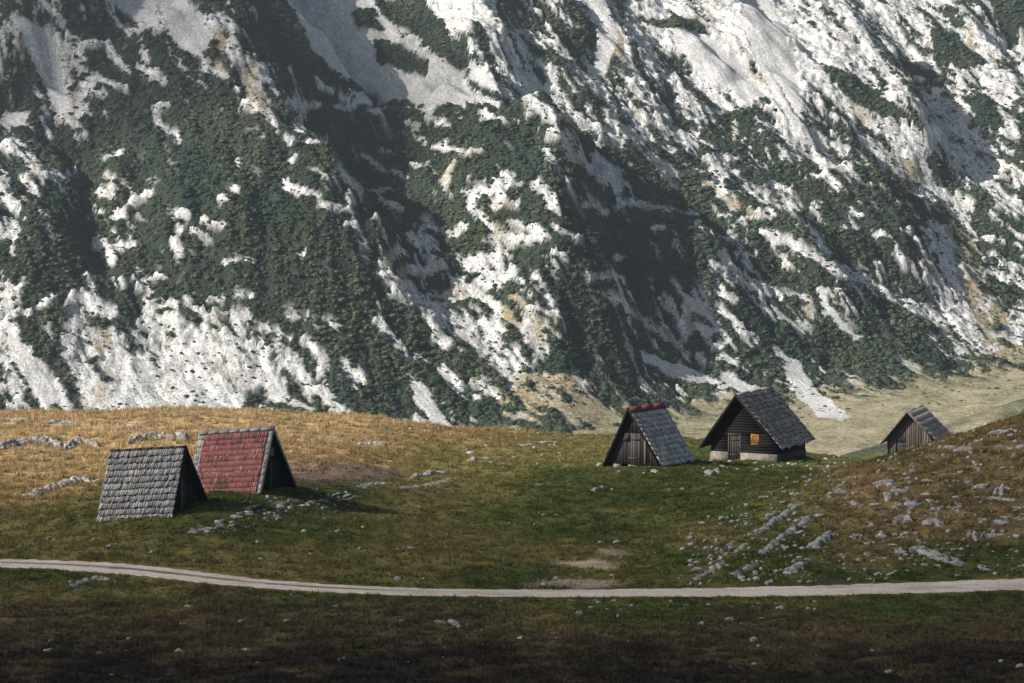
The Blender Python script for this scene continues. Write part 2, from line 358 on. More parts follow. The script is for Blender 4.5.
BARE = np.zeros(GX.shape)[..., None]
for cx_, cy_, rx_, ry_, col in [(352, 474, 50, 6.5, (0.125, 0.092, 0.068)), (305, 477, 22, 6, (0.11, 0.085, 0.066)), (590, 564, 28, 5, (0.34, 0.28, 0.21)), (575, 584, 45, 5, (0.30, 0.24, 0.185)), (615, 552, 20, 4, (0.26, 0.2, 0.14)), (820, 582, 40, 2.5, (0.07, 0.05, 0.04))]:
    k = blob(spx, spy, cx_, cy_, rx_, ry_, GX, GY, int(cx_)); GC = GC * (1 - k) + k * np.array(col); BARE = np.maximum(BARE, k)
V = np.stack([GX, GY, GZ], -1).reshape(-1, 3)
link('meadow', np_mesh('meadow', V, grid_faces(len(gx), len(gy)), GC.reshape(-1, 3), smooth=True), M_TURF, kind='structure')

# gravel track
nacr = 15; vv = np.linspace(-1, 1, nacr)
tan_ = np.gradient(RC, axis=0); tan_ /= np.linalg.norm(tan_, axis=1)[:, None]; nor = np.stack([-tan_[:, 1], tan_[:, 0]], -1)
hwl = 1.13 + 0.30 * fbm(RC[:, 0] / 0.7, RC[:, 0] * 0 + 5, 3, 13) + 0.35 * fbm(RC[:, 0] / 3, RC[:, 0] * 0 + 3, 4, 3); hwr = 1.13 + 0.30 * fbm(RC[:, 0] / 0.7, RC[:, 0] * 0 + 2, 3, 18) + 0.35 * fbm(RC[:, 0] / 3, RC[:, 0] * 0 + 9, 4, 8)
off = np.where(vv[None] < 0, vv[None] * hwl[:, None], vv[None] * hwr[:, None])
RX = RC[:, 0, None] + nor[:, 0, None] * off; RY = RC[:, 1, None] + nor[:, 1, None] * off
RZ = ground(RX, RY) + 0.07 - 0.09 * np.exp(-((np.abs(vv[None]) - 0.52) / 0.22) ** 2) * 0.7 - 0.10 * (np.abs(vv[None]) > 0.97)
mid = np.exp(-(vv[None] / 0.34) ** 2) * (0.38 + 0.50 * sstep(2, -8, RX)) * 0.9 + 0.7 * np.abs(vv[None]) ** 5
link('gravel_road', np_mesh('gravel_road', np.stack([RX, RY, RZ], -1).reshape(-1, 3), grid_faces(nacr, len(RC)), np.repeat(mid.reshape(-1, 1), 3, 1), 'across', True), M_ROAD, kind='structure')

# ------------------------------------------------------------------ mountain
def foot(x): return np.interp(x, [-500, -100, 10, 42, 76, 120, 200, 500], [376, 382, 392, 424, 438, 468, 490, 530])
def floor_z(x, y): return CAMZ - 36 + 0.06 * np.clip(y - 400, -130, 300) + 0.045 * np.clip(x - 40, 0, 140) * sstep(330, 440, y)
def base_z(x, y):
    t = y - foot(x); k = 14.0
    h = 0.63 * (np.sqrt(t * t + k * k) + t) / 2
    return floor_z(x, y) + np.where(h > 170, 170 + 90 * np.tanh((h - 170) / 90), h)
def hit_base(px, py):
    a, b = ray(px, py); Y = np.arange(300, 1000, 1.0); z = CAMZ + float(b) * Y; g = base_z(float(a) * Y, Y); k = np.argmax(z < g)
    return float(a) * Y[k], Y[k]
#  ridge crests (image pixels), height, reach to the sunny side, reach to the shady side
RIDGES = [([(120, 20), (170, 70), (215, 125), (258, 185), (300, 240), (330, 290), (348, 345), (365, 430)], 21, 42, 15),
          ([(205, -75), (246, -12), (270, 35), (315, 80), (385, 112)], 24, 24, 8),
          ([(475, 85), (512, 122), (560, 165), (625, 218)], 9, 24, 9),
          ([(525, 175), (546, 215), (558, 260), (578, 310), (606, 372)], 13, 26, 11),
          ([(595, 195), (645, 232), (690, 278), (732, 330), (775, 388)], 11, 26, 10),
          ([(745, 225), (790, 255), (830, 300), (870, 335)], 7, 20, 9),
          ([(840, 40), (880, 95), (915, 140), (945, 180)], 13, 26, 9),
          ([(850, 190), (890, 240), (925, 300)], 8, 22, 10),
          ([(-40, -20), (10, 40), (45, 85), (62, 135)], 15, 26, 11),
          ([(60, -60), (100, -10), (135, 30), (172, 50)], 14, 26, 10),
          ([(0, 190), (25, 280), (45, 340), (75, 420)], 10, 24, 9),
          ([(430, -60), (450, 0), (475, 50), (500, 85)], 10, 18, 12),
          ([(960, -60), (1000, -10), (1060, 40)], 16, 25, 9),
          ([(700, -30), (740, 40), (770, 90)], 5, 20, 9)]
def relief(x, y):
    out = np.zeros_like(x)
    wx = x + 7 * fbm(x / 22, y / 30, 3, 61); wy = y + 7 * fbm(x / 26, y / 26, 3, 62)
    for P, A, wl, wr in RIDGES:
        Q = np.array([hit_base(*p) for p in P]); best = np.full(x.shape, 1e9); sgn = np.zeros(x.shape); tt = np.zeros(x.shape); n = len(Q) - 1
        for i in range(n):
            d = Q[i + 1] - Q[i]; l2 = (d ** 2).sum(); t = ((wx - Q[i, 0]) * d[0] + (wy - Q[i, 1]) * d[1]) / l2; tc = np.clip(t, 0, 1)
            ex = wx - Q[i, 0] - tc * d[0]; ey = wy - Q[i, 1] - tc * d[1]; dd = np.hypot(ex, ey); k = dd < best
            best = np.where(k, dd, best); sgn = np.where(k, -(d[0] * ey - d[1] * ex), sgn); tt = np.where(k, (i + tc) / n, tt)
        # crests run downhill (towards -y): the shady side lies at +x
        right = sgn * np.sign(Q[0, 1] - Q[-1, 1]) < 0
        w = np.where(right, wr * 1.05, wl); bs = np.sqrt(best * best + 4.0) - 2.0; prof = np.exp(-(bs / w) ** 1.6)
        env = sstep(0, 0.15, tt + 0.05) * sstep(1.0, 0.7, tt) ** 0.5
        out = out + A * prof * env
        out -= np.where(right, 0.45 * A * np.exp(-((best - 1.7 * wr) / (1.1 * wr)) ** 2) * env, 0)
    hx, hy = hit_base(375, 45); out -= 12 * np.exp(-((x - hx) / 18) ** 2 - ((y - hy) / 40) ** 2)
    return out
def mountain_h(x, y, fine=True):
    up = sstep(-4, 45, y - foot(x))
    z = base_z(x, y) + up * relief(x, y)
    xr = x * 0.79 + y * 0.61; yr = -x * 0.61 + y * 0.79      # gullies run downhill with a drift to the right
    z = z + up * (4.5 * (ridged(xr / 30, yr / 85, 3, 71) - 0.55) + 3.4 * fbm(xr / 11, yr / 26, 3, 75))
    z = z + 1.2 * fbm(x / 25, y / 25, 3, 79) * (1 - up)
    kn = np.interp(x, [10, 34, 48, 60, 73, 120], [-22, -14, -9.5, -6, -1.5, 6]); z = z + np.maximum(kn - z, 0) * np.exp(-((y - 285) / 24) ** 2)      # grassy rise beyond the last hut
    return z
MX0, MX1, MY0, MY1, MD = -225.0, 255.0, 240.0, 810.0, 0.5
mx = np.arange(MX0, MX1, MD); my = np.arange(MY0, MY1, MD); X, Y = np.meshgrid(mx, my)
Z = mountain_h(X, Y)
px, py = to_image_px(X, Y, Z)
COVER = ["67951146846040013602020001213338",
         "43596236650265511650420000124412",
         "96499873587144234443332201343311",
         "77499899669885777564657513553344",
         "76999899889998999575677554564356",
         "55888999887888679767876667677245",
         "67878988999799757988985647798479",
         "79969889999866967999876555777257",
         "89998999989955446897997677588226",
         "69456569999973424896756778868413",
         "38336236679997424798555888998422",
         "46612222358999654788788777999852",
         "46421112456886884467763463211110",
         "55533334555677874444311110100000",
         "55555555555555554443111100000000"]
CA = np.array([[int(c) for c in r] for r in COVER]) / 9.0
wpx = px + 16 * fbm(X / 9, Y / 14, 3, 91); wpy = py + 12 * fbm(X / 9, Y / 14, 3, 95)
D = bil(CA, 0, 1, 0, 1, (wpx - 16) / 32, (wpy - 16) / 32)
outside = sstep(0, 160, np.maximum(np.maximum(-px, px - 1024), -py))
D = D * (1 - outside) + outside * np.clip(0.55 + 0.8 * fbm(X / 40, Y / 60, 3, 97) - 0.35 * sstep(60, 150, Z), 0, 1)
def inpoly(P, x, y):
    r = np.zeros(x.shape, bool); n = len(P)
    for i in range(n):
        (x1, y1), (x2, y2) = P[i], P[(i + 1) % n]
        if y1 == y2: continue
        r ^= ((y1 > y) != (y2 > y)) & (x < (x2 - x1) * (y - y1) / (y2 - y1) + x1)
    return r
npx = px + 5 * fbm(X / 5, Y / 8, 3, 101); npy = py + 4 * fbm(X / 5, Y / 8, 3, 103)
SCREE = [[(288, -5), (372, -5), (402, 38), (458, 70), (474, 95), (458, 108), (385, 100), (345, 76), (308, 48)],
         [(640, 351), (662, 357), (725, 383), (721, 390), (680, 379), (645, 361)], [(722, 372), (757, 387), (735, 396), (718, 391)],
         [(683, 291), (706, 305), (708, 318), (690, 310)], [(692, 321), (720, 333), (705, 339)],
         [(815, 285), (829, 289), (832, 308), (864, 340), (857, 342), (823, 314)],
         [(779, 350), (802, 364), (820, 393), (852, 417), (838, 421), (803, 398), (783, 372)], [(786, 386), (815, 395), (850, 419), (820, 419)],
         [(770, 302), (808, 334), (802, 339), (775, 315)],
         [(407, 374), (425, 388), (442, 410), (462, 432), (438, 432), (418, 405)], [(582, -5), (605, -5), (618, 35), (606, 75), (590, 75), (600, 40)],
         [(660, 25), (700, 30), (740, 60), (770, 95), (750, 100), (700, 75)], [(470, 60), (512, 92), (512, 100), (468, 78)],
         [(150, -5), (185, -5), (215, 40), (200, 60), (185, 55)], [(8, 15), (50, 28), (72, 110), (55, 112), (35, 70)], [(0, 112), (32, 112), (22, 132), (0, 132)],
         [(100, -5), (150, -5), (160, 33), (135, 20)], [(0, 325), (20, 335), (60, 400), (45, 405), (10, 360)], [(770, 0), (800, 60), (800, 130), (775, 100), (745, 40), (740, 0)]]
sc_ = np.zeros(px.shape)
for P in SCREE: sc_ = np.maximum(sc_, inpoly(P, npx, npy))
VEGP = [[(365, -5), (420, -5), (440, 20), (470, 65), (455, 70), (420, 40), (390, 20)], [(350, 12), (372, 10), (382, 32), (360, 30)], [(374, 45), (400, 40), (428, 62), (425, 78), (395, 66), (376, 60)],
        [(256, -5), (290, 0), (308, 45), (345, 78), (380, 101), (300, 70), (256, 60)],
        [(525, -5), (548, 0), (568, 28), (592, 30), (597, 50), (575, 66), (560, 40)], [(640, 18), (690, 18), (715, 35), (690, 32), (650, 26)],
        [(850, 105), (820, 62), (850, 75), (905, 110), (918, 125)], [(930, 35), (950, 30), (990, 65), (960, 70), (935, 65)], [(985, -5), (1030, -5), (1030, 32), (1000, 18)],
        [(934, 150), (965, 185), (950, 195), (925, 160)]]
vg_ = np.zeros(px.shape)
for P in VEGP: vg_ = np.maximum(vg_, inpoly(P, npx, npy))
TANP = [[(945, 228), (968, 228), (1000, 300), (1015, 335), (985, 345), (965, 300)], [(612, 292), (635, 300), (690, 355), (660, 350), (630, 320)], [(500, 372), (580, 370), (640, 395), (700, 400), (860, 395), (985, 355), (1040, 340), (1040, 480), (480, 480)],
        [(200, 40), (226, 30), (228, 75), (215, 72)], [(360, 385), (392, 395), (388, 430), (345, 425)], [(880, 150), (910, 160), (925, 180), (900, 175)], [(600, 0), (625, 40), (625, 85), (612, 60)], [(690, 170), (735, 195), (760, 215), (730, 215)],
        [(500, 280), (525, 300), (520, 340), (500, 310)], [(590, 215), (625, 225), (600, 240)], [(370, 250), (400, 255), (420, 290), (400, 280)]]
tn_ = np.zeros(px.shape)
for P in TANP: tn_ = np.maximum(tn_, inpoly(P, npx, npy))
tn_ = tn_ * sstep(-0.35, 0.15, fbm(X / 6, Y / 8, 4, 107) + 0.25 * (Y < foot(X) + 6))
tn_ = np.maximum(tn_, sstep(0.22, 0.45, fbm(X / 11, Y / 15, 4, 109)) * 0.8)
tn_ = np.maximum(tn_, sstep(2, -12, Y - foot(X)))
# clumps of dwarf pine: rank of a stretched noise against the cover grid laid out in image pixels
ua = X / 0.28; va = -Y / 0.48; ca, sa_ = math.cos(R(36)), math.sin(R(36)); al = ua * ca + va * sa_; ac = -ua * sa_ + va * ca      # along and across the bedding, which dips to the right
n = fbm(al / 78, ac / 34, 6, 113, 0.68); ns = np.sort(n.ravel()[::37]); rank = np.searchsorted(ns, n.ravel()).reshape(n.shape) / len(ns)
veg = sstep(0.05, -0.05, rank - (D + 0.25 * sstep(0.5, 0.7, D)))
ROCKSTREAKS = """39:38 0 48 6 63 21|58:48 69 60 64 69 66|39:81 45 82 60|32:66 31 81 42 106 42 118 60 129 72|71:97 79 87 87 76 100 66 113 60 119|32:97 79 126 90|26:100 93 106 93|45:155 106 159 122 176 134 177 145
32:155 106 167 103|71:6 142 23 148 35 164 48 177 60 180|52:23 180 35 190|77:0 200 13 203|26:60 180 77 174|26:97 193 106 196|32:106 177 113 180|39:116 217 124 211 135 201 151 193
26:106 159 121 153|23:138 68 164 79|39:174 217 187 216|23:232 188 238 190|26:219 198 229 200|32:238 158 238 164|97:248 103 256 110|19:230 171 237 179
81:287 105 303 106 298 129 291 138|39:303 106 319 103|32:291 138 304 143 324 140|32:314 72 320 84 332 90|52:332 69 346 76|29:337 106 353 106 359 100 370 103|19:369 111 377 111|26:380 101 388 101
23:406 124 419 126|32:414 134 425 142|29:433 148 449 149 469 155|19:469 150 481 150|26:412 161 420 169|23:382 148 390 153|32:393 169 407 180|26:362 159 385 171
52:338 167 349 180 361 190|39:349 190 351 201|29:320 203 353 208|29:372 193 388 205 401 208|26:304 193 319 196|32:283 184 301 193|58:470 209 472 198 494 190 512 174|26:462 190 478 195
32:472 206 478 216|45:456 85 462 97 462 110|52:462 97 472 95|32:485 101 498 106|32:480 114 506 121|97:256 97 269 113 275 124|81:256 58 264 77|26:295 156 290 161
84:551 132 565 138 570 155 589 167 609 176 618 184|77:596 158 618 174|64:615 184 622 203|29:622 203 647 206 673 211 696 213|52:586 208 605 211|52:650 155 663 167 676 187|39:663 145 673 153|84:713 167 721 187 734 206
39:705 155 725 158 737 161|32:705 184 718 182|45:747 187 766 196|45:750 209 768 219|32:734 122 734 135|26:705 110 721 113|97:657 119 673 135 692 138|97:609 113 618 129 641 138
97:538 184 551 196 554 209|32:512 203 517 201|97:576 119 593 129 618 142|90:512 77 531 100 557 119|113:865 142 890 161 913 171|113:968 158 981 180 1000 200 1019 209|48:910 193 923 195|97:948 193 968 206
39:768 188 781 187|32:768 209 774 214|45:826 174 839 190|32:897 174 906 180|32:845 206 861 216|71:797 129 820 138 845 151|97:935 129 961 155|129:787 39 803 81 791 110
84:97 242 106 249 111 258|45:106 247 134 245|45:114 216 124 214|71:0 229 10 236|26:0 216 10 221|32:176 216 187 217|26:203 218 214 223|39:193 233 209 237
52:180 229 174 242 182 258|26:219 224 224 226|29:225 263 251 260|32:121 279 124 287|23:134 278 167 279|26:85 276 93 282|26:138 287 151 295|64:148 307 174 308
52:187 302 193 310 213 318|32:209 299 222 297|26:213 313 225 314|29:238 295 251 296|26:246 313 250 318|113:0 329 19 348 42 371 64 403|32:13 339 29 348|45:42 302 55 298
23:10 308 29 310|26:0 282 19 287|58:0 295 6 295|193:74 303 77 339 87 377 97 403|145:81 303 110 316|354:106 348 135 377 155 403|161:151 323 180 332 206 348|354:180 355 206 384 225 403
290:225 348 245 377|225:174 390 225 403|193:122 397 161 403|39:345 223 356 224|45:420 234 436 245|32:422 229 430 226|52:449 233 465 228|71:382 263 401 255
64:378 271 398 287|64:404 274 443 268|145:398 287 423 300 436 323|81:430 303 456 320|129:452 297 481 284 510 274|113:469 291 510 316|113:462 326 481 348 501 365|81:436 336 449 348
45:440 365 462 387|45:472 381 501 403|32:475 398 478 400|64:498 374 512 384|45:472 210 488 224 510 234|64:498 233 512 242|26:507 220 512 220|29:462 260 501 258
32:414 353 425 358|52:378 321 394 336|64:399 342 411 361|45:262 329 288 336|71:304 342 320 355 324 371|97:291 361 308 381|161:256 348 275 390|58:324 323 337 329
71:343 368 362 384|71:320 390 343 413|23:295 318 306 318|45:275 397 298 403|19:298 252 304 253|58:512 236 544 236|45:512 223 528 225|26:555 226 581 241
16:552 250 568 260|45:588 276 622 279|58:605 295 625 307 641 320 660 334 686 352|19:615 257 623 259|32:531 308 554 316|32:512 297 523 302|58:512 320 531 323|81:512 348 518 371 525 390
45:522 336 541 348|45:544 323 557 339|45:718 294 734 300|52:718 310 737 323 747 336|26:750 332 758 340|64:700 355 705 365|32:712 348 725 345|45:721 358 737 365
29:654 228 663 228|26:699 229 705 228|90:723 258 737 276 766 292|39:737 255 754 258|26:721 239 744 241|32:750 229 766 236|84:531 377 576 381 596 403|97:512 390 551 403 589 416
71:768 236 787 241 807 255 839 270 868 286 906 303 939 323|39:845 216 855 229|39:810 239 829 252|26:903 231 911 233|58:897 249 906 266|64:878 265 884 274|39:923 229 935 245|26:784 292 803 300
26:768 291 781 299|19:858 268 865 270|58:948 294 952 313 964 329 987 342|45:1013 279 1024 286|58:974 268 1000 281|45:964 223 977 239 993 237|129:944 233 948 262 961 297 987 323|129:961 274 987 307 1006 323
32:913 303 926 313|26:1013 265 1024 271|26:894 361 919 371|26:990 210 993 215"""
bare_ = np.zeros(px.shape)
ed = 0.75 * fbm(X / 2.6, Y / 4.0, 4, 139, 0.6) + 0.55 * fbm(al / 9, ac / 3.6, 3, 140, 0.6)
for q in ROCKSTREAKS.replace('\n', '|').split('|'):
    w_, p_ = q.split(':'); w_ = float(w_) / 20 + 1.3; P = np.array(p_.split(), float).reshape(-1, 2)
    if len(P) == 1: P = np.concatenate([P, P + 1])
    m_ = w_ * 1.8 + 4
    for a_, b_ in zip(P[:-1], P[1:]):
        kq = np.nonzero((px > min(a_[0], b_[0]) - m_) & (px < max(a_[0], b_[0]) + m_) & (py > min(a_[1], b_[1]) - m_) & (py < max(a_[1], b_[1]) + m_))
        if not len(kq[0]): continue
        d_ = b_ - a_; t_ = np.clip(((px[kq] - a_[0]) * d_[0] + (py[kq] - a_[1]) * d_[1]) / max((d_ ** 2).sum(), 1), 0, 1)
        r_ = np.hypot(px[kq] - a_[0] - t_ * d_[0], py[kq] - a_[1] - t_ * d_[1]) / (w_ * (1 + 1.1 * ed[kq])) ; bare_[kq] = np.maximum(bare_[kq], sstep(1.25, 0.8, r_))
streak = sstep(0.20, 0.27, fbm(al / 27, ac / 7.5, 4, 117, 0.6) + 0.15 * (1 - D)); veg = veg * (1 - 0.95 * streak * sstep(1.02, 0.8, D))
strip = fbm(al / 26, ac / 8, 5, 119, 0.62); ss_ = np.sort(strip.ravel()[::37]); srank = np.searchsorted(ss_, strip.ravel()).reshape(strip.shape) / len(ss_)
veg = np.maximum(veg, sstep(0.03, -0.03, srank - 0.40 * np.clip(D, 0, 0.5) - 0.05) * (D > 0.06) * sstep(0.62, 0.5, D)); veg = veg * (1 - bare_); veg = np.maximum(veg * (1 - sc_), vg_); veg = veg * sstep(-25, 0, Y - foot(X) + 14 * fbm(X / 12, Y / 12, 3, 5))
# crags and boulder fields where rock shows
bare = (1 - veg) * (1 - sc_) * (1 - 0.6 * tn_) * sstep(0, 20, Y - foot(X))
rr = ridged(al / 44, ac / 17, 4, 121) - 0.6
bed = (Z + 0.25 * X + 2.2 * fbm(X / 12, Y / 14, 3, 133)) / 3.1; bed = bed - np.floor(bed); ledge = (sstep(0.0, 0.22, bed) - bed) * sstep(-0.15, 0.25, fbm(X / 16, Y / 20, 2, 135))
gul = np.maximum(0, ridged(al / 34, ac / 11, 3, 123) - 0.70) * 4.5
Z = Z + bare * (1.5 * rr - 0.9 * gul + 1.5 * ledge + 0.8 * (ridged(X / 2.4, Y / 3.6, 4, 127) - 0.55) + 0.6 * fbm(X / 1.1, Y / 1.6, 2, 129)) + veg * (2.6 * fbm(al / 40, ac / 22, 3, 131) + 0.8 * fbm(X / 2.2, Y / 3, 2, 132))
grassy = sstep(6, -10, Y - foot(X) + 8 * fbm(X / 14, Y / 14, 3, 137))
V = np.stack([X, Y, Z], -1).reshape(-1, 3)
veg = np.maximum(veg, 0.88 * np.exp(-((Y - 285) / 27) ** 2) * sstep(20, 40, X) * sstep(-0.6, 0.2, fbm(X / 10, Y / 10, 3, 138)))
cov = np.stack([veg, sc_ * (1 - veg), tn_ * (1 - sc_), grassy * (1 - sc_)], -1).reshape(-1, 4)
link('mountain', np_mesh('mountain', V, grid_faces(len(mx), len(my)), cov, 'cover', False), M_MOUNT, kind='structure')

# dwarf pine scrub: one far mass of shrubs too many to count
def bush_proto(k):
    rng = np.random.default_rng(100 + k); vs_, fs = [], []
    nr, nu = 3, 7
    for i in range(nr):
        el = i / (nr - 0.4) * math.pi / 2 - 0.12
        for j in range(nu):
            a = 2 * math.pi * (j + 0.5 * (i % 2)) / nu; r = 0.66 * (1 + 0.24 * rng.normal()); vs_.append((r * math.cos(el) * math.cos(a), r * math.cos(el) * math.sin(a), 0.85 * r * math.sin(el)))
    for i in range(nr - 1):
        for j in range(nu):
            a, b, c, d = i * nu + j, i * nu + (j + 1) % nu, (i + 1) * nu + j, (i + 1) * nu + (j + 1) % nu; fs += [(a, b, c), (b, d, c)]
    fs += [((nr - 1) * nu + j, (nr - 1) * nu + (j + 1) % nu, (nr - 1) * nu + (j + 3) % nu) for j in (0, 3, 5)]
    for q in range(30):          # sprays of needles over and around the dome
        u = rng.normal(size=3); u[2] = abs(u[2]) * 0.9; u /= np.linalg.norm(u); p = u * np.array((0.8, 0.8, 0.62)) * rng.uniform(0.75, 1.15); s = np.cross(u, rng.normal(size=3)); s /= np.linalg.norm(s); t2 = np.cross(s, u)
        tip = p + t2 * rng.uniform(0.25, 0.5) + u * rng.uniform(0.0, 0.22); b = len(vs_); w = rng.uniform(0.14, 0.30)
        vs_ += [tuple(p - s * w), tuple(p + s * w), tuple(tip)]; fs.append((b, b + 1, b + 2))
    return np.array(vs_), np.array(fs)
PROT = [bush_proto(k) for k in range(7)]
def scatter_protos(PROT, kind, pos, rad, hgt, ang, col, tilt=None):
    Vs, Fs, Cs = [], [], []; base = 0
    for k, (pv, pf) in enumerate(PROT):
        m = np.where(kind == k)[0]
        if not len(m): continue
        c, s = np.cos(ang[m])[:, None], np.sin(ang[m])[:, None]; r = rad[m][:, None]
        v = np.stack([(pv[None, :, 0] * c - pv[None, :, 1] * s) * r + pos[m, 0, None], (pv[None, :, 0] * s + pv[None, :, 1] * c) * r + pos[m, 1, None], pv[None, :, 2] * hgt[m][:, None] + pos[m, 2, None]], -1)
        f = pf[None] + (np.arange(len(m)) * len(pv))[:, None, None] + base
        Vs.append(v.reshape(-1, 3)); Fs.append(f.reshape(-1, pf.shape[1])); Cs.append(np.repeat(col[m], len(pv), 0)); base += len(m) * len(pv)
    return np.concatenate(Vs), np.concatenate(Fs), np.concatenate(Cs)
NB = 560000
bx = RNG.uniform(MX0 + 4, MX1 - 4, NB); by = RNG.uniform(350, 800, NB)
bv = bil(veg, MX0, MD, MY0, MD, bx, by); bz = bil(Z, MX0, MD, MY0, MD, bx, by); bqx, bqy = to_image_px(bx, by, bz)
bs0 = bil(1 - sc_, MX0, MD, MY0, MD, bx, by); bd = bil(D, MX0, MD, MY0, MD, bx, by) * bs0; sprig = (bv < 0.4) & (RNG.random(NB) < 0.07 + 0.42 * bd) & (by > foot(bx)) & (bs0 > 0.5)
keep = ((RNG.random(NB) < (bv ** 1.5 * 1.1 - 0.14) * 0.78) | sprig) & (bqx > -190) & (bqx < 1214) & (bqy > -100)
# young shrubs dotted over the foot of the slope
ex = RNG.uniform(-20, 200, 1600); ey = foot(ex) + RNG.uniform(-34, 25, 1600)
sprig = np.concatenate([sprig[keep], np.ones(1600, bool)]); bx = np.concatenate([bx[keep], ex]); by = np.concatenate([by[keep], ey]); nb = len(bx); bz = bil(Z, MX0, MD, MY0, MD, bx, by)
big = 0.9 + 0.5 * fbm(bx / 18, by / 22, 3, 141); rad = (0.36 + 0.80 * RNG.random(nb) ** 1.6) * big; rad = np.where(sprig, rad * RNG.uniform(0.2, 0.65, nb), rad); hgt = rad * RNG.uniform(0.7, 1.2, nb)
tone = np.clip(0.5 + 1.1 * fbm(bx / 16, by / 20, 4, 143) + RNG.normal(0, 0.16, nb), 0, 1)[:, None]
bcol = (1 - tone) * np.array((0.028, 0.046, 0.037)) + tone * np.array((0.078, 0.099, 0.056)); bcol = bcol * RNG.uniform(0.75, 1.25, (nb, 1))
Vb, Fb, Cb = scatter_protos(PROT, RNG.integers(0, 7, nb), np.stack([bx, by, bz - 0.1], -1), rad, hgt, RNG.uniform(0, 6.28, nb), bcol)
print('bushes', nb, 'faces', len(Fb))
link('dwarf_pine_scrub', np_mesh('dwarf_pine_scrub', Vb, Fb, Cb), M_PINE, kind='stuff', label='dark green dwarf pine scrub covering the white limestone mountainside', category='scrub')

# country beyond the frame, one coarse sheet to the horizon
def outer_h(x, y):
    r = np.hypot(x, y - 300); h = CAMZ - 40 + 220 * sstep(500, 1500, r) + 60 * fbm(x / 400, y / 400, 4, 151) * sstep(350, 900, r)
    near = (x > NX0 - 25) & (x < NX1 + 25) & (y > NY0 - 25) & (y < NY1 + 25); far = (x > MX0) & (x < MX1) & (y > MY0) & (y < MY1)
    side = CAMZ - 24 + 0.06 * np.abs(x)
    h = np.where((y < 230) & (np.abs(x) < 500), np.minimum(h + 60, side), h)
    h = np.where(y >= 300, np.maximum(h, base_z(x, y)), h)
    return np.where(near | far, CAMZ - 75, h)
ox = np.linspace(-3000, 3000, 301); oy = np.linspace(-2700, 3300, 301); OX, OY = np.meshgrid(ox, oy); OZ = outer_h(OX, OY)
oc = np.repeat(np.array([[0.09, 0.075, 0.035]]), OX.size, 0) + 0.10 * sstep(60, 160, OZ).reshape(-1, 1)
link('outer_terrain', np_mesh('outer_terrain', np.stack([OX, OY, OZ], -1).reshape(-1, 3), grid_faces(301, 301), oc, smooth=True), M_TURF, kind='structure')

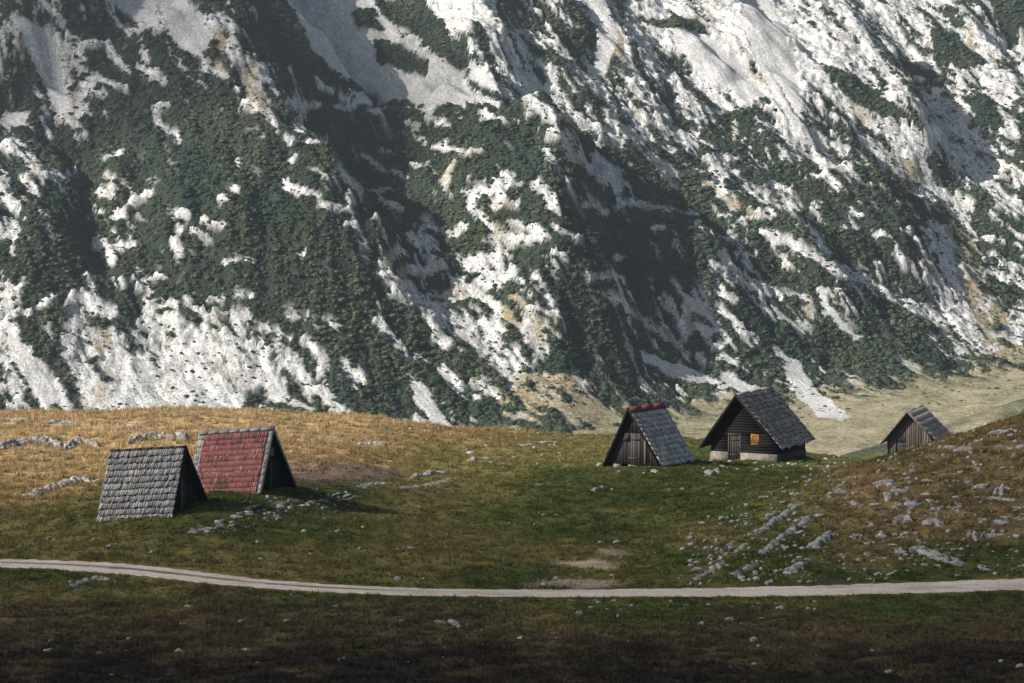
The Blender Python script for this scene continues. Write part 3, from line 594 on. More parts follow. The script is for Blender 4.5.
# ------------------------------------------------------------------ huts
def tintv(lo=0.7, hi=1.25): 
    v = random.uniform(lo, hi); return (v * random.uniform(0.96, 1.04), v, v * random.uniform(0.95, 1.05))
class Hut:
    def __init__(s, key, name, label, cat, zoff=0.0):
        x, z, Y, yaw, s.w, s.L, s.H, s.sl, s.zl, s.zr, s.lean = HUTS[key]; s.z0 = -zoff      # zoff: ground level below the eaves
        s.root = thing(name, label, cat, (x, Y, z + CAMZ + zoff), yaw)
        s.zadd = -zoff
    def pt(s, side, u, t, off=0.0):
        """point on a roof plane: u along the ridge from the gable, t from ridge (0) to eave (1)"""
        b = u * s.L; sg = -1 if side == 'l' else 1; ze = (s.zl if sg < 0 else s.zr)
        a = Vector((s.lean, b, s.H + s.sl * b)); e = Vector((sg * s.w / 2, b, ze + s.sl * b)); p = a.lerp(e, t); d = (e - a).normalized(); n = Vector((0, 1, s.sl)).normalized().cross(d) * (-1 if sg > 0 else 1)
        if n.z < 0: n = -n
        return p + n * off + Vector((0, 0, s.zadd))
    def zroof(s, x):
        """underside height of the roof over x at the front gable (u=0), without the slope term"""
        if x < s.lean: return s.zl + (s.H - s.zl) * (x + s.w / 2) / (s.lean + s.w / 2) + s.zadd
        return s.zr + (s.H - s.zr) * (s.w / 2 - x) / (s.w / 2 - s.lean) + s.zadd
    def deck(s, mat, th=0.06):
        m = MB()
        for sd in 'lr':
            q = [s.pt(sd, u, t, 0) for u, t in ((0, 0), (1, 0), (1, 1), (0, 1))]; q2 = [s.pt(sd, u, t, -th) for u, t in ((0, 0), (1, 0), (1, 1), (0, 1))]
            m.hexa(q2 + q if sd == 'l' else q2 + q, (0.8, 0.8, 0.8))
        return m.build('roof_deck', mat, s.root)
    def shingles(s, mat, rows, wid, name='roof', lift=0.055, lo=0.6, hi=1.3, skip=0.0, t0=0.0, sides='lr', jag=0.03, sag=0.0, butt=0.024):
        m = MB()
        for sd in sides:
            for i in range(rows):
                ta = t0 + (1 - t0) * i / rows; tb = t0 + (1 - t0) * (i + 1) / rows + 0.25 / rows; u = -0.006 - random.random() * 0.01; rowt = random.uniform(0.9, 1.1)
                while u < 1.0:
                    du = wid * random.uniform(0.65, 1.35) / s.L; u2 = min(u + du, 1.012); 
                    if random.random() > skip:
                        j = random.uniform(-jag, jag); l1 = lift * random.uniform(0.75, 1.3); tb_ = min(tb + j, 1.03 + j * 0.5)
                        lo4 = [s.pt(sd, a, b, c) for a, b, c in ((u, ta, 0.004), (u2 - 0.002, ta, 0.004), (u2 - 0.002, tb_, l1 - butt), (u, tb_, l1 - butt))]
                        hi4 = [s.pt(sd, a, b, c) for a, b, c in ((u, ta, 0.02), (u2 - 0.002, ta, 0.02), (u2 - 0.002, tb_, l1), (u, tb_, l1))]
                        g = tintv(lo, hi); g = tuple(v * rowt for v in g); m.hexa(lo4 + hi4, g)
                    u = u2
        return m.build(name, mat, s.root)
    def ridge(s, mat, rise=0.08, half=0.16, name='ridge_cap', col=(1, 1, 1), parent=None, u0=-0.01, u1=1.01, seg=7):
        m = MB()
        for k in range(seg):
            k_ = random.uniform(0.88, 1.12); a = u0 + (u1 - u0) * k / seg; b = u0 + (u1 - u0) * (k + 1) / seg + 0.002
            for sd in 'lr':
                tl = half / (s.pt(sd, 0, 0) - s.pt(sd, 0, 1)).length
                m.hexa([s.pt(sd, a, 0, rise - 0.03), s.pt(sd, b, 0, rise - 0.03), s.pt(sd, b, tl, rise - 0.02), s.pt(sd, a, tl, rise - 0.02),
                        s.pt(sd, a, 0, rise), s.pt(sd, b, 0, rise), s.pt(sd, b, tl, rise + 0.01), s.pt(sd, a, tl, rise + 0.01)], tuple(c * k_ for c in col))
        return m.build(name, mat, s.root if parent is None else parent)
    def rake(s, mat, u=-0.012, width=0.16, t1=1.0):
        for sd in 'lr':
            m = MB(); tk = 0.035 / s.L
            m.hexa([s.pt(sd, u - tk, 0, -width), s.pt(sd, u, 0, -width), s.pt(sd, u, t1, -width), s.pt(sd, u - tk, t1, -width), s.pt(sd, u - tk, 0, 0.05), s.pt(sd, u, 0, 0.05), s.pt(sd, u, t1, 0.05), s.pt(sd, u - tk, t1, 0.05)])
            m.build('rake_board', mat, s.root)
    def gable(s, mat, y, zb, x0, x1, pw=0.2, name='gable_wall', drop=0.1, lo=0.55, hi=1.3, holes=(), inset=0.06, horizontal=False, fl=None):
        """plank wall under the roof at depth y; holes are (x0, x1, z0, z1) left open"""
        m = MB(); ys = y
        def top(x): return s.zroof(x) + s.sl * y - drop
        if not horizontal:
            x = x0
            while x < x1 - 0.02:
                xe = min(x + pw * random.uniform(0.75, 1.3), x1); g = tintv(lo, hi); dy = random.uniform(0, 0.025); zb_ = (zb if fl is None else fl(x)) + random.uniform(-0.03, 0.06)
                ta, tb = top(x), top(xe - 0.012); cuts = [h for h in holes if h[0] < (x + xe) / 2 < h[1]]; segs = [(zb_, None)]
                if cuts: h = cuts[0]; segs = ([(zb_, h[2])] if h[2] > zb_ + 0.05 else []) + [(h[3], None)]
                for a, b in segs:
                    za, zc = (ta, tb) if b is None else (b, b)
                    if max(za, zc) <= a + 0.03: continue
                    za = max(za, a + 0.01); zc = max(zc, a + 0.01)
                    m.hexa([(x, ys + dy, a), (xe - 0.012, ys + dy, a), (xe - 0.012, ys + dy + 0.05, a), (x, ys + dy + 0.05, a), (x, ys + dy, za), (xe - 0.012, ys + dy, zc), (xe - 0.012, ys + dy + 0.05, zc), (x, ys + dy + 0.05, za)], g)
                x = xe
        else:
            z = zb
            while z < top(s.lean) - 0.1:
                h_ = pw * random.uniform(0.9, 1.1); zt = z + h_; xs = []
                # extent of the course under both roof planes
                sl_l = (s.lean + s.w / 2) / (s.H - s.zl); sl_r = (s.w / 2 - s.lean) / (s.H - s.zr)
                xa = max(x0, -s.w / 2 + (zt - s.zadd + drop - s.sl * y - s.zl) * sl_l); xb = min(x1, s.w / 2 - (zt - s.zadd + drop - s.sl * y - s.zr) * sl_r)
                if xb - xa < 0.15: break
                parts = [(xa, xb)]
                for h in holes:
                    if h[2] < (z + zt) / 2 < h[3]:
                        parts = [q for p in parts for q in ((p[0], min(p[1], h[0])), (max(p[0], h[1]), p[1])) if q[1] - q[0] > 0.02]
                for a, b in parts: m.box(a, b, ys, ys + 0.06, z, zt - 0.015, tintv(lo, hi))
                z = zt
        return m.build(name, mat, s.root)
def plank_door(root, mat, x0, x1, z0, z1, y, n=4, label=None, handle=True, lo=0.7, hi=1.2):
    m = MB(); w = (x1 - x0) / n
    for i in range(n): m.box(x0 + i * w, x0 + (i + 1) * w - 0.012, y + random.uniform(0, .012), y + 0.05, z0, z1, tintv(lo, hi))
    for z in (z0 + 0.2 * (z1 - z0), z0 + 0.8 * (z1 - z0)): m.box(x0 + 0.03, x1 - 0.03, y - 0.03, y - 0.002, z - 0.06, z + 0.06, tintv(lo, hi))
    d = m.build('door', mat, root)
    if label: d['label'] = label
    if handle:
        h = MB(); zz = (z0 + z1) / 2; h.box(x1 - 0.14, x1 - 0.10, y - 0.07, y - 0.001, zz - 0.09, zz + 0.09, (1.2, 1.2, 1.2)); h.build('handle', M_DARK, d)
    return d

# --- grey shingled A frame, left
h = Hut('H1', 'shingled_hut', 'grey A-frame hut covered in rows of wooden shingles, leftmost on the meadow', 'hut')
h.deck(M_DARK); h.shingles(M_SHINGLE, 11, 0.15, lo=0.5, hi=1.3, jag=0.012, lift=0.15, butt=0.07); h.ridge(M_PLANK, 0.075, 0.13, col=(0.6, 0.6, 0.6)); h.rake(M_DARK, width=0.2)
h.gable(M_PLANK, 0.38, -0.3, -1.95, 1.95, 0.22, lo=0.25, hi=0.75, holes=[(-0.35, 0.75, -1, 1.75)], fl=lambda x: -0.12 + 0.12 * x)
plank_door(h.root, M_PLANK, -0.33, 0.73, -0.1, 1.72, 0.46, 5, lo=0.4, hi=0.8)
m = MB(); m.box(-0.47, -0.35, 0.28, 0.36, -0.2, 2.35, (2.2, 2.2, 2.2)); m.build('door_post', M_PLANK, h.root, label='pale upright post beside the door')
m = MB(); m.box(-1.9, 1.9, h.L - 0.3, h.L - 0.24, -1.2, 0.0)
h.gable(M_PLANK, h.L - 0.35, -0.9, -1.95, 1.95, 0.24, name='rear_wall', lo=0.4, hi=0.9)
m = MB()
for i in range(7): m.beam((0.2 + 0.02 * i, 0.02 + 0.05 * (i % 2), 0.08 + 0.085 * (i // 2)), (1.25, 0.05 + 0.12 * (i % 2), 0.12 + 0.085 * (i // 2)), 0.09, 0.08, col=(1.5, 0.95, 0.7))
WOODPOS = m

# --- red roofed A frame
h = Hut('H2', 'red_roofed_hut', 'A-frame hut with faded red patchwork roof and grey edge strips', 'hut')
h.deck(M_DARK)
h.shingles(M_SHINGLE, 10, 0.22, name='roof_edging', lo=0.7, hi=1.25)
m = MB()
for sd in 'lr':      # red sheets laid in courses over the shingles, rusty and slipped here and there
    rows = 11
    for i in range(rows):
        ta = 0.055 + 0.92 * i / rows; tb = 0.055 + 0.92 * (i + 1) / rows + 0.012; u = 0.045
        while u < 0.925:
            u2 = min(u + 0.15 / h.L * random.uniform(0.8, 1.2), 0.925); v = random.random(); g = (1, 1, 1)
            lowr = 1 if (0.45 < u < 0.62 and i in (8, 9)) else 0
            if i in (0, 1) and v < 0.30 or i == 4 and u > 0.5 and v < 0.4 or v < 0.05 or lowr and v < 0.75: g = (0.42, 0.75, 0.6)
            elif v < 0.10: g = (1.3, 2.2, 2.1)
            else: k = random.uniform(0.9, 1.1); g = (k, k * random.uniform(0.95, 1.25), k * random.uniform(0.95, 1.25))
            a = 0.085 + random.uniform(-0.006, 0.006); b = 0.092 + random.uniform(-0.008, 0.008); tb_ = tb + random.uniform(-0.006, 0.01)
            m.hexa([h.pt(sd, *q) for q in ((u, ta, a), (u2 - .004, ta, a), (u2 - .004, tb_, b), (u, tb_, b))] + [h.pt(sd, *q) for q in ((u, ta, a + .012), (u2 - .004, ta, a + .012), (u2 - .004, tb_, b + .02), (u, tb_, b + .02))], g)
            if i in (1, 3, 6, 9) and random.random() < 0.32:      # pale batten showing at the lower edge of the course
                m.hexa([h.pt(sd, *q) for q in ((u, tb_ - .004, b + .014), (u2, tb_ - .004, b + .014), (u2, tb_ + .006, b + .012), (u, tb_ + .006, b + .012))] + [h.pt(sd, *q) for q in ((u, tb_ - .004, b + .028), (u2, tb_ - .004, b + .028), (u2, tb_ + .006, b + .026), (u, tb_ + .006, b + .026))], (1.3, 3.4, 3.3))
            u = u2
m.build('red_roof', M_RED, h.root, label='faded red roof with rusty and pale patches')
h.ridge(M_SHINGLE, 0.15, 0.22, col=(0.75, 0.75, 0.78)); h.rake(M_GREYBOARD, width=0.12)
m = MB(); m.hexa([h.pt('l', *q) for q in ((-0.005, 0.985, 0.06), (0.99, 0.985, 0.06), (0.99, 1.03, 0.06), (-0.005, 1.03, 0.06))] + [h.pt('l', *q) for q in ((-0.005, 0.985, 0.13), (0.99, 0.985, 0.13), (0.99, 1.03, 0.13), (-0.005, 1.03, 0.13))], (1.6, 1.6, 1.55)); m.build('eave_board', M_GREYBOARD, h.root)
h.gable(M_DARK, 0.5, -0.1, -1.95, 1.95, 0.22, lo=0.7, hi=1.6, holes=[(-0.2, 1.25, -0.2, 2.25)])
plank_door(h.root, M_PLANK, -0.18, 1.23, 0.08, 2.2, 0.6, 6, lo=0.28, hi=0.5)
m = MB(); m.box(-0.62, 0.05, 0.30, 0.36, 2.35, 2.95, (1, 1, 1)); m.build('hatch', M_GREYBOARD, h.root, label='pale grey board hatch high in the gable')
m = MB(); m.box(-0.34, -0.20, 0.38, 0.47, 0.05, 2.35, (1.1, 1, 0.9)); m.build('door_post', M_PLANK, h.root)
m = MB(); m.box(-0.3, 2.0, 0.22, 0.42, -0.12, 0.06, (1.3, 1.25, 1.2)); m.build('sill_beam', M_GREYBOARD, h.root)
h.gable(M_PLANK, h.L - 0.35, -0.9, -1.95, 1.95, 0.24, name='rear_wall', lo=0.4, hi=0.9)

# --- A frame with a red ridge
h = Hut('H3', 'red_ridged_hut', 'steep grey A-frame hut with a red ridge cap, beside the larger dark house', 'hut')
h.deck(M_DARK); h.shingles(M_SHINGLE_PALE, 11, 0.42, lo=0.7, hi=1.3, t0=0.09, lift=0.085, jag=0.015, butt=0.03)
h.ridge(M_RED, 0.10, 0.52, col=(0.62, 0.52, 0.54), seg=3); h.rake(M_DARK, width=0.14)
h.gable(M_PLANK, 0.35, 0.1, -2.35, 2.35, 0.2, lo=0.2, hi=0.55, holes=[(-0.55, 0.6, 0, 2.6)])
d = plank_door(h.root, M_PLANK, -0.53, 0.58, 0.12, 2.58, 0.33, 5, handle=False, lo=0.4, hi=1.05)
m = MB(); m.box(-0.95, -0.35, 0.26, 0.31, 1.95, 2.55, (0.5, 0.48, 0.45)); m.build('hatch', M_PLANK, h.root)
m = MB(); m.beam((1.05, 0.27, 0.15), (1.02, 0.3, 2.1), 0.1, 0.035, up=(0, 1, 0), col=(2.2, 2.1, 2.0)); m.build('batten', M_PLANK, h.root, label='pale narrow batten on the right of the gable')
for xx in (-1.55, -0.2, 1.5):
    m = MB(); m.box(xx - 0.3, xx + 0.3, 0.32, 0.75, -0.75, 0.08, tintv()); m.build('footing', M_PLASTER, h.root)
m = MB(); m.box(-2.3, 2.3, 0.9, 1.0, -0.6, 0.15, (0.5, 0.5, 0.5)); m.build('crawl_space_dark', M_DARK, h.root)  # dark sheet standing in for the shade in the gap under the floor
h.gable(M_PLANK, h.L - 0.35, -0.3, -2.35, 2.35, 0.24, name='rear_wall', lo=0.4, hi=0.9)

# --- dark house with stone base
zg = GROUND_BELOW['H4']
h = Hut('H4', 'mountain_house', 'dark wooden house with orange window shutters, steep shingled roof and pale stone base', 'house', zg)
E = 0.0 - zg        # eave level above the house's ground
h.deck(M_DARK); h.shingles(M_SHINGLE_DARK, 13, 0.3, lo=0.6, hi=1.4, lift=0.09, butt=0.045); h.ridge(M_SHINGLE_DARK, 0.08, 0.2, col=(0.8, 0.8, 0.8), seg=3); h.rake(M_DARK, width=0.18)
wx0, wx1, wy0, wy1 = -2.95, 3.1, 0.55, h.L - 0.5
FT = E - 0.42
door = (-1.25, -0.25, 0.12, 2.25); win = (0.80, 1.52, E + 0.32, E + 1.18)
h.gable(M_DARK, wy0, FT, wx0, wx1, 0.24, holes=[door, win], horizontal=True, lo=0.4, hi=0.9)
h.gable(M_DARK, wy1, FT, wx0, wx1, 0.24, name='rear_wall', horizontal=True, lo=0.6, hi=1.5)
for xx, nm in ((wx0, 'side_wall'), (wx1 - 0.06, 'side_wall')):
    m = MB(); z = FT
    while z < E + 0.42: m.box(xx, xx + 0.06, wy0 + 0.065, wy1 - 0.005, z, z + 0.225, tintv(0.5, 1.0)); z += 0.24
    m.build(nm, M_DARK, h.root)
m = MB(); G0 = -0.5
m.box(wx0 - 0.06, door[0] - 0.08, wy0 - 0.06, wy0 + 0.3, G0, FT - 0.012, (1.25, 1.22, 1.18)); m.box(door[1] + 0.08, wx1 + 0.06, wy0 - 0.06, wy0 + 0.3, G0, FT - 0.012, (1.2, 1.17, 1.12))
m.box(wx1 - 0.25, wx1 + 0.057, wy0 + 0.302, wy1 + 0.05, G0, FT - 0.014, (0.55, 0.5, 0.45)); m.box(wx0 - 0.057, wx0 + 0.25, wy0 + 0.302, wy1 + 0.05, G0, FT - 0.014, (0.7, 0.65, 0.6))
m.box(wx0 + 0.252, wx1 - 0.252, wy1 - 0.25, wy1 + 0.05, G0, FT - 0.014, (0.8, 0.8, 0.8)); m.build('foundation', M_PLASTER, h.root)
plank_door(h.root, M_PLANK, door[0] + .02, door[1] - .02, door[2], door[3] - .02, wy0 + 0.05, 4, lo=0.3, hi=0.5)
m = MB(); m.box(door[0] - 0.08, door[0], wy0 - 0.03, wy0 + 0.1, door[2], door[3] + 0.08, (0.9, 0.9, 0.9)); m.box(door[1], door[1] + 0.08, wy0 - 0.03, wy0 + 0.1, door[2], door[3] + 0.08, (0.9, 0.9, 0.9)); m.box(door[0], door[1], wy0 - 0.03, wy0 + 0.1, door[3], door[3] + 0.08, (0.9, 0.9, 0.9)); m.build('door_frame', M_PLANK, h.root)
m = MB(); m.box(door[0] - 0.25, door[1] + 0.25, wy0 - 0.5, wy0 - 0.07, -0.4, 0.1, (1.2, 1.2, 1.2)); m.build('doorstep', M_PLASTER, h.root)
wf = MB()
for a in ((win[0], win[1], win[2], win[2] + .07), (win[0], win[1], win[3] - .07, win[3]), (win[0], win[0] + .07, win[2] + .072, win[3] - .072), (win[1] - .07, win[1], win[2] + .072, win[3] - .072)): wf.box(a[0], a[1], wy0 - 0.05, wy0 + 0.04, a[2], a[3], (1.15, 1.15, 1.15))
wfo = wf.build('window', M_SHUTTER, h.root, label='small window closed with orange board shutters')
for xa, xb in ((win[0] + .075, (win[0] + win[1]) / 2 - .012), ((win[0] + win[1]) / 2 + .012, win[1] - .075)):
    m = MB(); n_ = 3
    for i in range(n_): m.box(xa + (xb - xa) * i / n_, xa + (xb - xa) * (i + 1) / n_ - 0.012, wy0 - 0.03, wy0 + 0.01, win[2] + .075, win[3] - .075, tintv(0.55, 1.1))
    for zz in (win[2] + .2, win[3] - .2): m.box(xa + .01, xb - .02, wy0 - 0.052, wy0 - 0.031, zz - .03, zz + .03, (0.75, 0.75, 0.75))
    m.build('shutter', M_SHUTTER, wfo)

# --- plank shed on the right, behind the rocky hill
zg = GROUND_BELOW['H5']
h = Hut('H5', 'plank_shed', 'small weathered grey plank shed, rightmost, half hidden behind the rocky hillside', 'shed', zg)
E = -zg
h.deck(M_DARK)
m = MB()
for sd in 'lr':
    for i in range(6):
        ta = i / 6; tb = (i + 1) / 6 + 0.035; u = -0.01
        while u < 1.0:
            u2 = min(u + 0.34 / h.L * random.uniform(0.85, 1.15), 1.01); l1 = 0.10 + random.uniform(-.012, .014)
            m.hexa([h.pt(sd, *q) for q in ((u, ta, .005), (u2 - .002, ta, .005), (u2 - .002, tb, l1 - .03), (u, tb, l1 - .03))] + [h.pt(sd, *q) for q in ((u, ta, .03), (u2 - .002, ta, .03), (u2 - .002, tb, l1), (u, tb, l1))], tintv(0.85, 1.3)); u = u2
m.build('roof', M_SHINGLE_DARK, h.root); h.ridge(M_SHINGLE_DARK, 0.06, 0.16, seg=2); h.rake(M_PLANK, width=0.12)
h.gable(M_PLANK, 0.5, -0.2, -2.15, 2.15, 0.24, lo=0.5, hi=1.15, holes=[(-1.25, -0.3, 0.1, 1.75)])
plank_door(h.root, M_PLANK, -1.23, -0.32, 0.12, 1.72, 0.6, 4, lo=0.3, hi=0.6)
h.gable(M_PLANK, h.L - 0.4, -0.2, -2.15, 2.15, 0.24, name='rear_wall', lo=0.5, hi=1.1)
for xx in (-2.15, 2.1):
    m = MB(); y = 0.56
    while y < h.L - 0.5: m.box(xx, xx + 0.05, y, y + 0.21, -0.2, E + 0.45, tintv(0.5, 1.1)); y += 0.22
    m.build('side_wall', M_PLANK, h.root)
for xx in (-2.24, 2.16):
    m = MB(); m.box(xx, xx + 0.12, 0.40, 0.497, -0.3, E + 0.35, (1.1, 1.1, 1.1)); m.build('corner_post', M_PLANK, h.root)
# chopped logs heaped at the door of the grey hut
x, z, Yh, yaw = HUTS['H1'][:4]
pile = thing('firewood_pile', 'reddish brown split firewood heaped at the grey hut doorway', 'firewood', (x, Yh, z + CAMZ), yaw)
WOODPOS.build('log_stack', M_PLANK, pile)

# ------------------------------------------------------------------ limestone outcrops and rocks
def outcrop(label, pxs, width, height, seed, cat='rock outcrop', name='limestone_outcrop'):
    width *= 1.15; height *= 0.72
    P = [hit(*p) for p in pxs]; P = np.array([p for p in P if p is not None])[:, :2]
    d = np.concatenate([[0], np.cumsum(np.linalg.norm(np.diff(P, axis=0), axis=1))]); Lg = d[-1]; e = min(0.5, Lg * 0.2 + 0.1)
    nu = int(max(10, Lg / 0.13)); nv = int(max(9, width / 0.12)); s = np.linspace(-e, Lg + e, nu); v = np.linspace(-1, 1, nv)
    cxx = np.interp(s, d, P[:, 0]); cyy = np.interp(s, d, P[:, 1]); 
    tx = np.gradient(cxx); ty = np.gradient(cyy); 
    t0 = (P[-1] - P[0]) / (np.linalg.norm(P[-1] - P[0]) + 1e-9); cxx = cxx + t0[0] * np.where(s < 0, s, np.where(s > Lg, s - Lg, 0)); cyy = cyy + t0[1] * np.where(s < 0, s, np.where(s > Lg, s - Lg, 0))
    nx_, ny_ = -t0[1], t0[0]
    wv = width / 2 * (0.75 + 0.5 * fbm(s / 1.1, s * 0 + seed, 3, seed))
    XX = cxx[:, None] + nx_ * v[None] * wv[:, None]; YY = cyy[:, None] + ny_ * v[None] * wv[:, None]
    XX = XX + 0.1 * noise2(XX * 3, YY * 3, seed + 3); YY = YY + 0.1 * noise2(XX * 3, YY * 3, seed + 4)
    end = sstep(0, e * 1.6 + 0.05, s + e) * sstep(0, e * 1.6 + 0.05, Lg + e - s)
    blk = ridged(XX / 1.0, YY / 0.8, 3, seed + 7); cr_ = np.abs(noise2(XX / 0.9 + 4, YY / 0.75, seed + 9)); seam = np.abs(noise2(XX / 0.45, YY / 0.4 + 7, seed + 12))
    hh = height * (1 - np.abs(v[None]) ** 2.2) * end[:, None] * (0.55 + 0.9 * blk * (0.5 + 0.5 * fbm(XX / 1.6, YY / 1.6, 2, seed)) ) - height * 0.55 * sstep(0.16, 0.0, cr_) - height * 0.3 * sstep(0.1, 0.0, seam)
    st = height * 0.28; hh = 0.5 * hh + 0.5 * (np.floor(hh / st) + sstep(0.55, 1.0, hh / st - np.floor(hh / st))) * st      # bedding steps
    ZZ = ground(XX, YY) - 0.12 - 0.25 * (1 - end[:, None]) + np.maximum(hh, -0.1)
    c = np.array([cxx.mean(), cyy.mean(), float(ground(cxx.mean(), cyy.mean()))]); Vt = np.stack([XX, YY, ZZ], -1).reshape(-1, 3) - c
    o = link(name, np_mesh(name, Vt, grid_faces(nv, nu)[:, ::1]), M_ROCK, label=label, category=cat); o.location = c
    return o
OUT = [('long grey limestone ledge in golden grass, at far left edge', [(-4, 449), (20, 444), (45, 442), (62, 447)], 2.6, 1.0),
       ('grey hump of rock ending the ledge, up-left of the shingled hut', [(64, 449), (80, 443), (97, 446)], 2.4, 0.95),
       ('rubbly pale ledge in green grass, just left of the shingled hut', [(28, 499), (52, 488), (78, 480), (99, 482)], 1.9, 0.7),
       ('broad pale outcrop in the golden grass behind the shingled hut', [(128, 443), (155, 437), (188, 440)], 3.4, 0.95),
       ('smooth flat pale slab lying near the crest, upper left', [(43, 424), (60, 421.5), (82, 424)], 2.2, 0.5),
       ('thin pale slab at the left picture edge below the crest', [(-5, 420), (14, 419.5), (30, 420)], 1.6, 0.4),
       ('thin pale slab lying right on the crest skyline', [(88, 413), (105, 412), (118, 411.8)], 1.6, 0.35),
       ('low pale shelf in golden grass between crest and shingled hut roof', [(108, 427), (125, 425), (150, 427)], 1.6, 0.4),
       ('dark grey boulder row in golden grass right of the red roof', [(357, 445), (372, 444), (386, 446)], 1.6, 0.6),
       ('short pale slab below the bare soil patch', [(358, 488), (372, 483.5), (392, 482)], 1.2, 0.35),
       ('long slender pale slab slanting across the mid meadow', [(400, 488.5), (430, 485), (456, 479)], 1.1, 0.4),
       ('grey block standing just above the long slender slab', [(412, 479), (428, 474), (447, 472)], 1.0, 0.55),
       ('pale rock band below the two left huts, lower half', [(196, 534), (215, 526), (232, 520)], 1.0, 0.28),
       ('pale rock band in front of the red roofed hut, upper half', [(275, 505), (290, 501), (303, 499)], 1.2, 0.28),
       ('straight upper rib of grey rock on the edge of the right hill', [(752, 536), (770, 525), (790, 512), (806, 503)], 1.1, 0.65),
       ('short blocky rib above the straight upper rib, on golden grass', [(763, 520), (772, 514), (781, 511)], 1.0, 0.5),
       ('long thin rib running down the left flank of the right hill', [(715, 554), (728, 546), (741, 539)], 0.8, 0.35),
       ('thin pale rib just below the long thin rib', [(724, 556), (737, 551), (750, 544)], 0.7, 0.35),
       ('long broken rib in the middle of the right hill slope', [(760, 556), (772, 546), (790, 533), (812, 517)], 1.0, 0.5),
       ('pale rib reaching almost to the road at the foot of the hill', [(731, 578), (745, 569), (762, 560)], 1.1, 0.42),
       ('leftmost pale rib beside the road at the foot of the hill', [(692, 581), (706, 574), (726, 562)], 1.2, 0.4),
       ('small rock scatter shelf at the leftmost tip of the hill', [(676, 580), (690, 571), (704, 568)], 0.8, 0.3),
       ('blocky grey rib above the road, middle of the right hill foot', [(786, 575), (797, 568), (808, 558)], 1.3, 0.5),
       ('steep pair of grey blocks halfway up the right hill', [(812, 549), (822, 541), (833, 535)], 1.2, 0.65),
       ('big rounded grey boulder in the centre of the right hill', [(892, 524), (902, 521), (912, 522)], 1.6, 1.0),
       ('low craggy ledge right of the big rounded boulder', [(920, 523), (932, 522), (946, 526)], 1.8, 0.55),
       ('large scaly pale ledge sloping towards the road', [(912, 548), (925, 553), (945, 559), (960, 566)], 1.7, 0.6),
       ('upright pale boulder near the right picture edge', [(993, 494), (999, 493), (1004, 494)], 0.9, 1.15),
       ('dark craggy ledge around the upright boulder', [(976, 499), (992, 499), (1018, 500)], 1.3, 0.45),
       ('thin pale slab at the right picture edge', [(1010, 508), (1020, 507), (1032, 507)], 0.9, 0.35),
       ('flat grey shelf below the thin slab at right edge', [(976, 521), (995, 519), (1026, 519)], 1.3, 0.35),
       ('knobbly grey boulder left of the low shelf, right hill', [(966, 537), (972, 536), (978, 538)], 1.1, 0.6),
       ('low grey shelf near the right picture edge', [(981, 537), (994, 535), (1008, 534)], 1.1, 0.4),
       ('pale slab cluster high on the right hill crest', [(985, 436), (1000, 433), (1016, 430)], 1.4, 0.5),
       ('grey slab on the hill below the plank shed', [(950, 452), (962, 449), (974, 450)], 1.3, 0.45),
       ('dark jagged rock beside the road, lower left', [(68, 588), (85, 582), (100, 579), (118, 585)], 1.3, 0.5),
       ('grey rock heap in the dark foreground grass, centre', [(420, 626), (436, 622), (455, 623), (470, 627)], 1.1, 0.4),
       ('small dark rock above the road, below the shingled hut', [(148, 553), (156, 550), (163, 549)], 0.8, 0.4),
       ('pale rounded boulder in front of the dark house', [(706, 474), (714, 472.5), (722, 474)], 1.4, 0.75),
       ('small pale ledge below the left end of the red ridged hut', [(590, 492), (598, 488), (606, 485)], 0.8, 0.3),
       ('grey ledge on the low crest between left huts and red ridged hut', [(470, 462), (480, 459), (490, 459)], 1.0, 0.5),
       ('low rock strip near the crest in the centre', [(520, 446), (538, 443), (556, 441)], 1.4, 0.4),
       ('low grey mid meadow shelf above the road bend', [(390, 550), (402, 547), (418, 549)], 1.0, 0.3)]
for i, (lb, P, w, hgt_) in enumerate(OUT): outcrop(lb, P, w, hgt_, 200 + 17 * i)

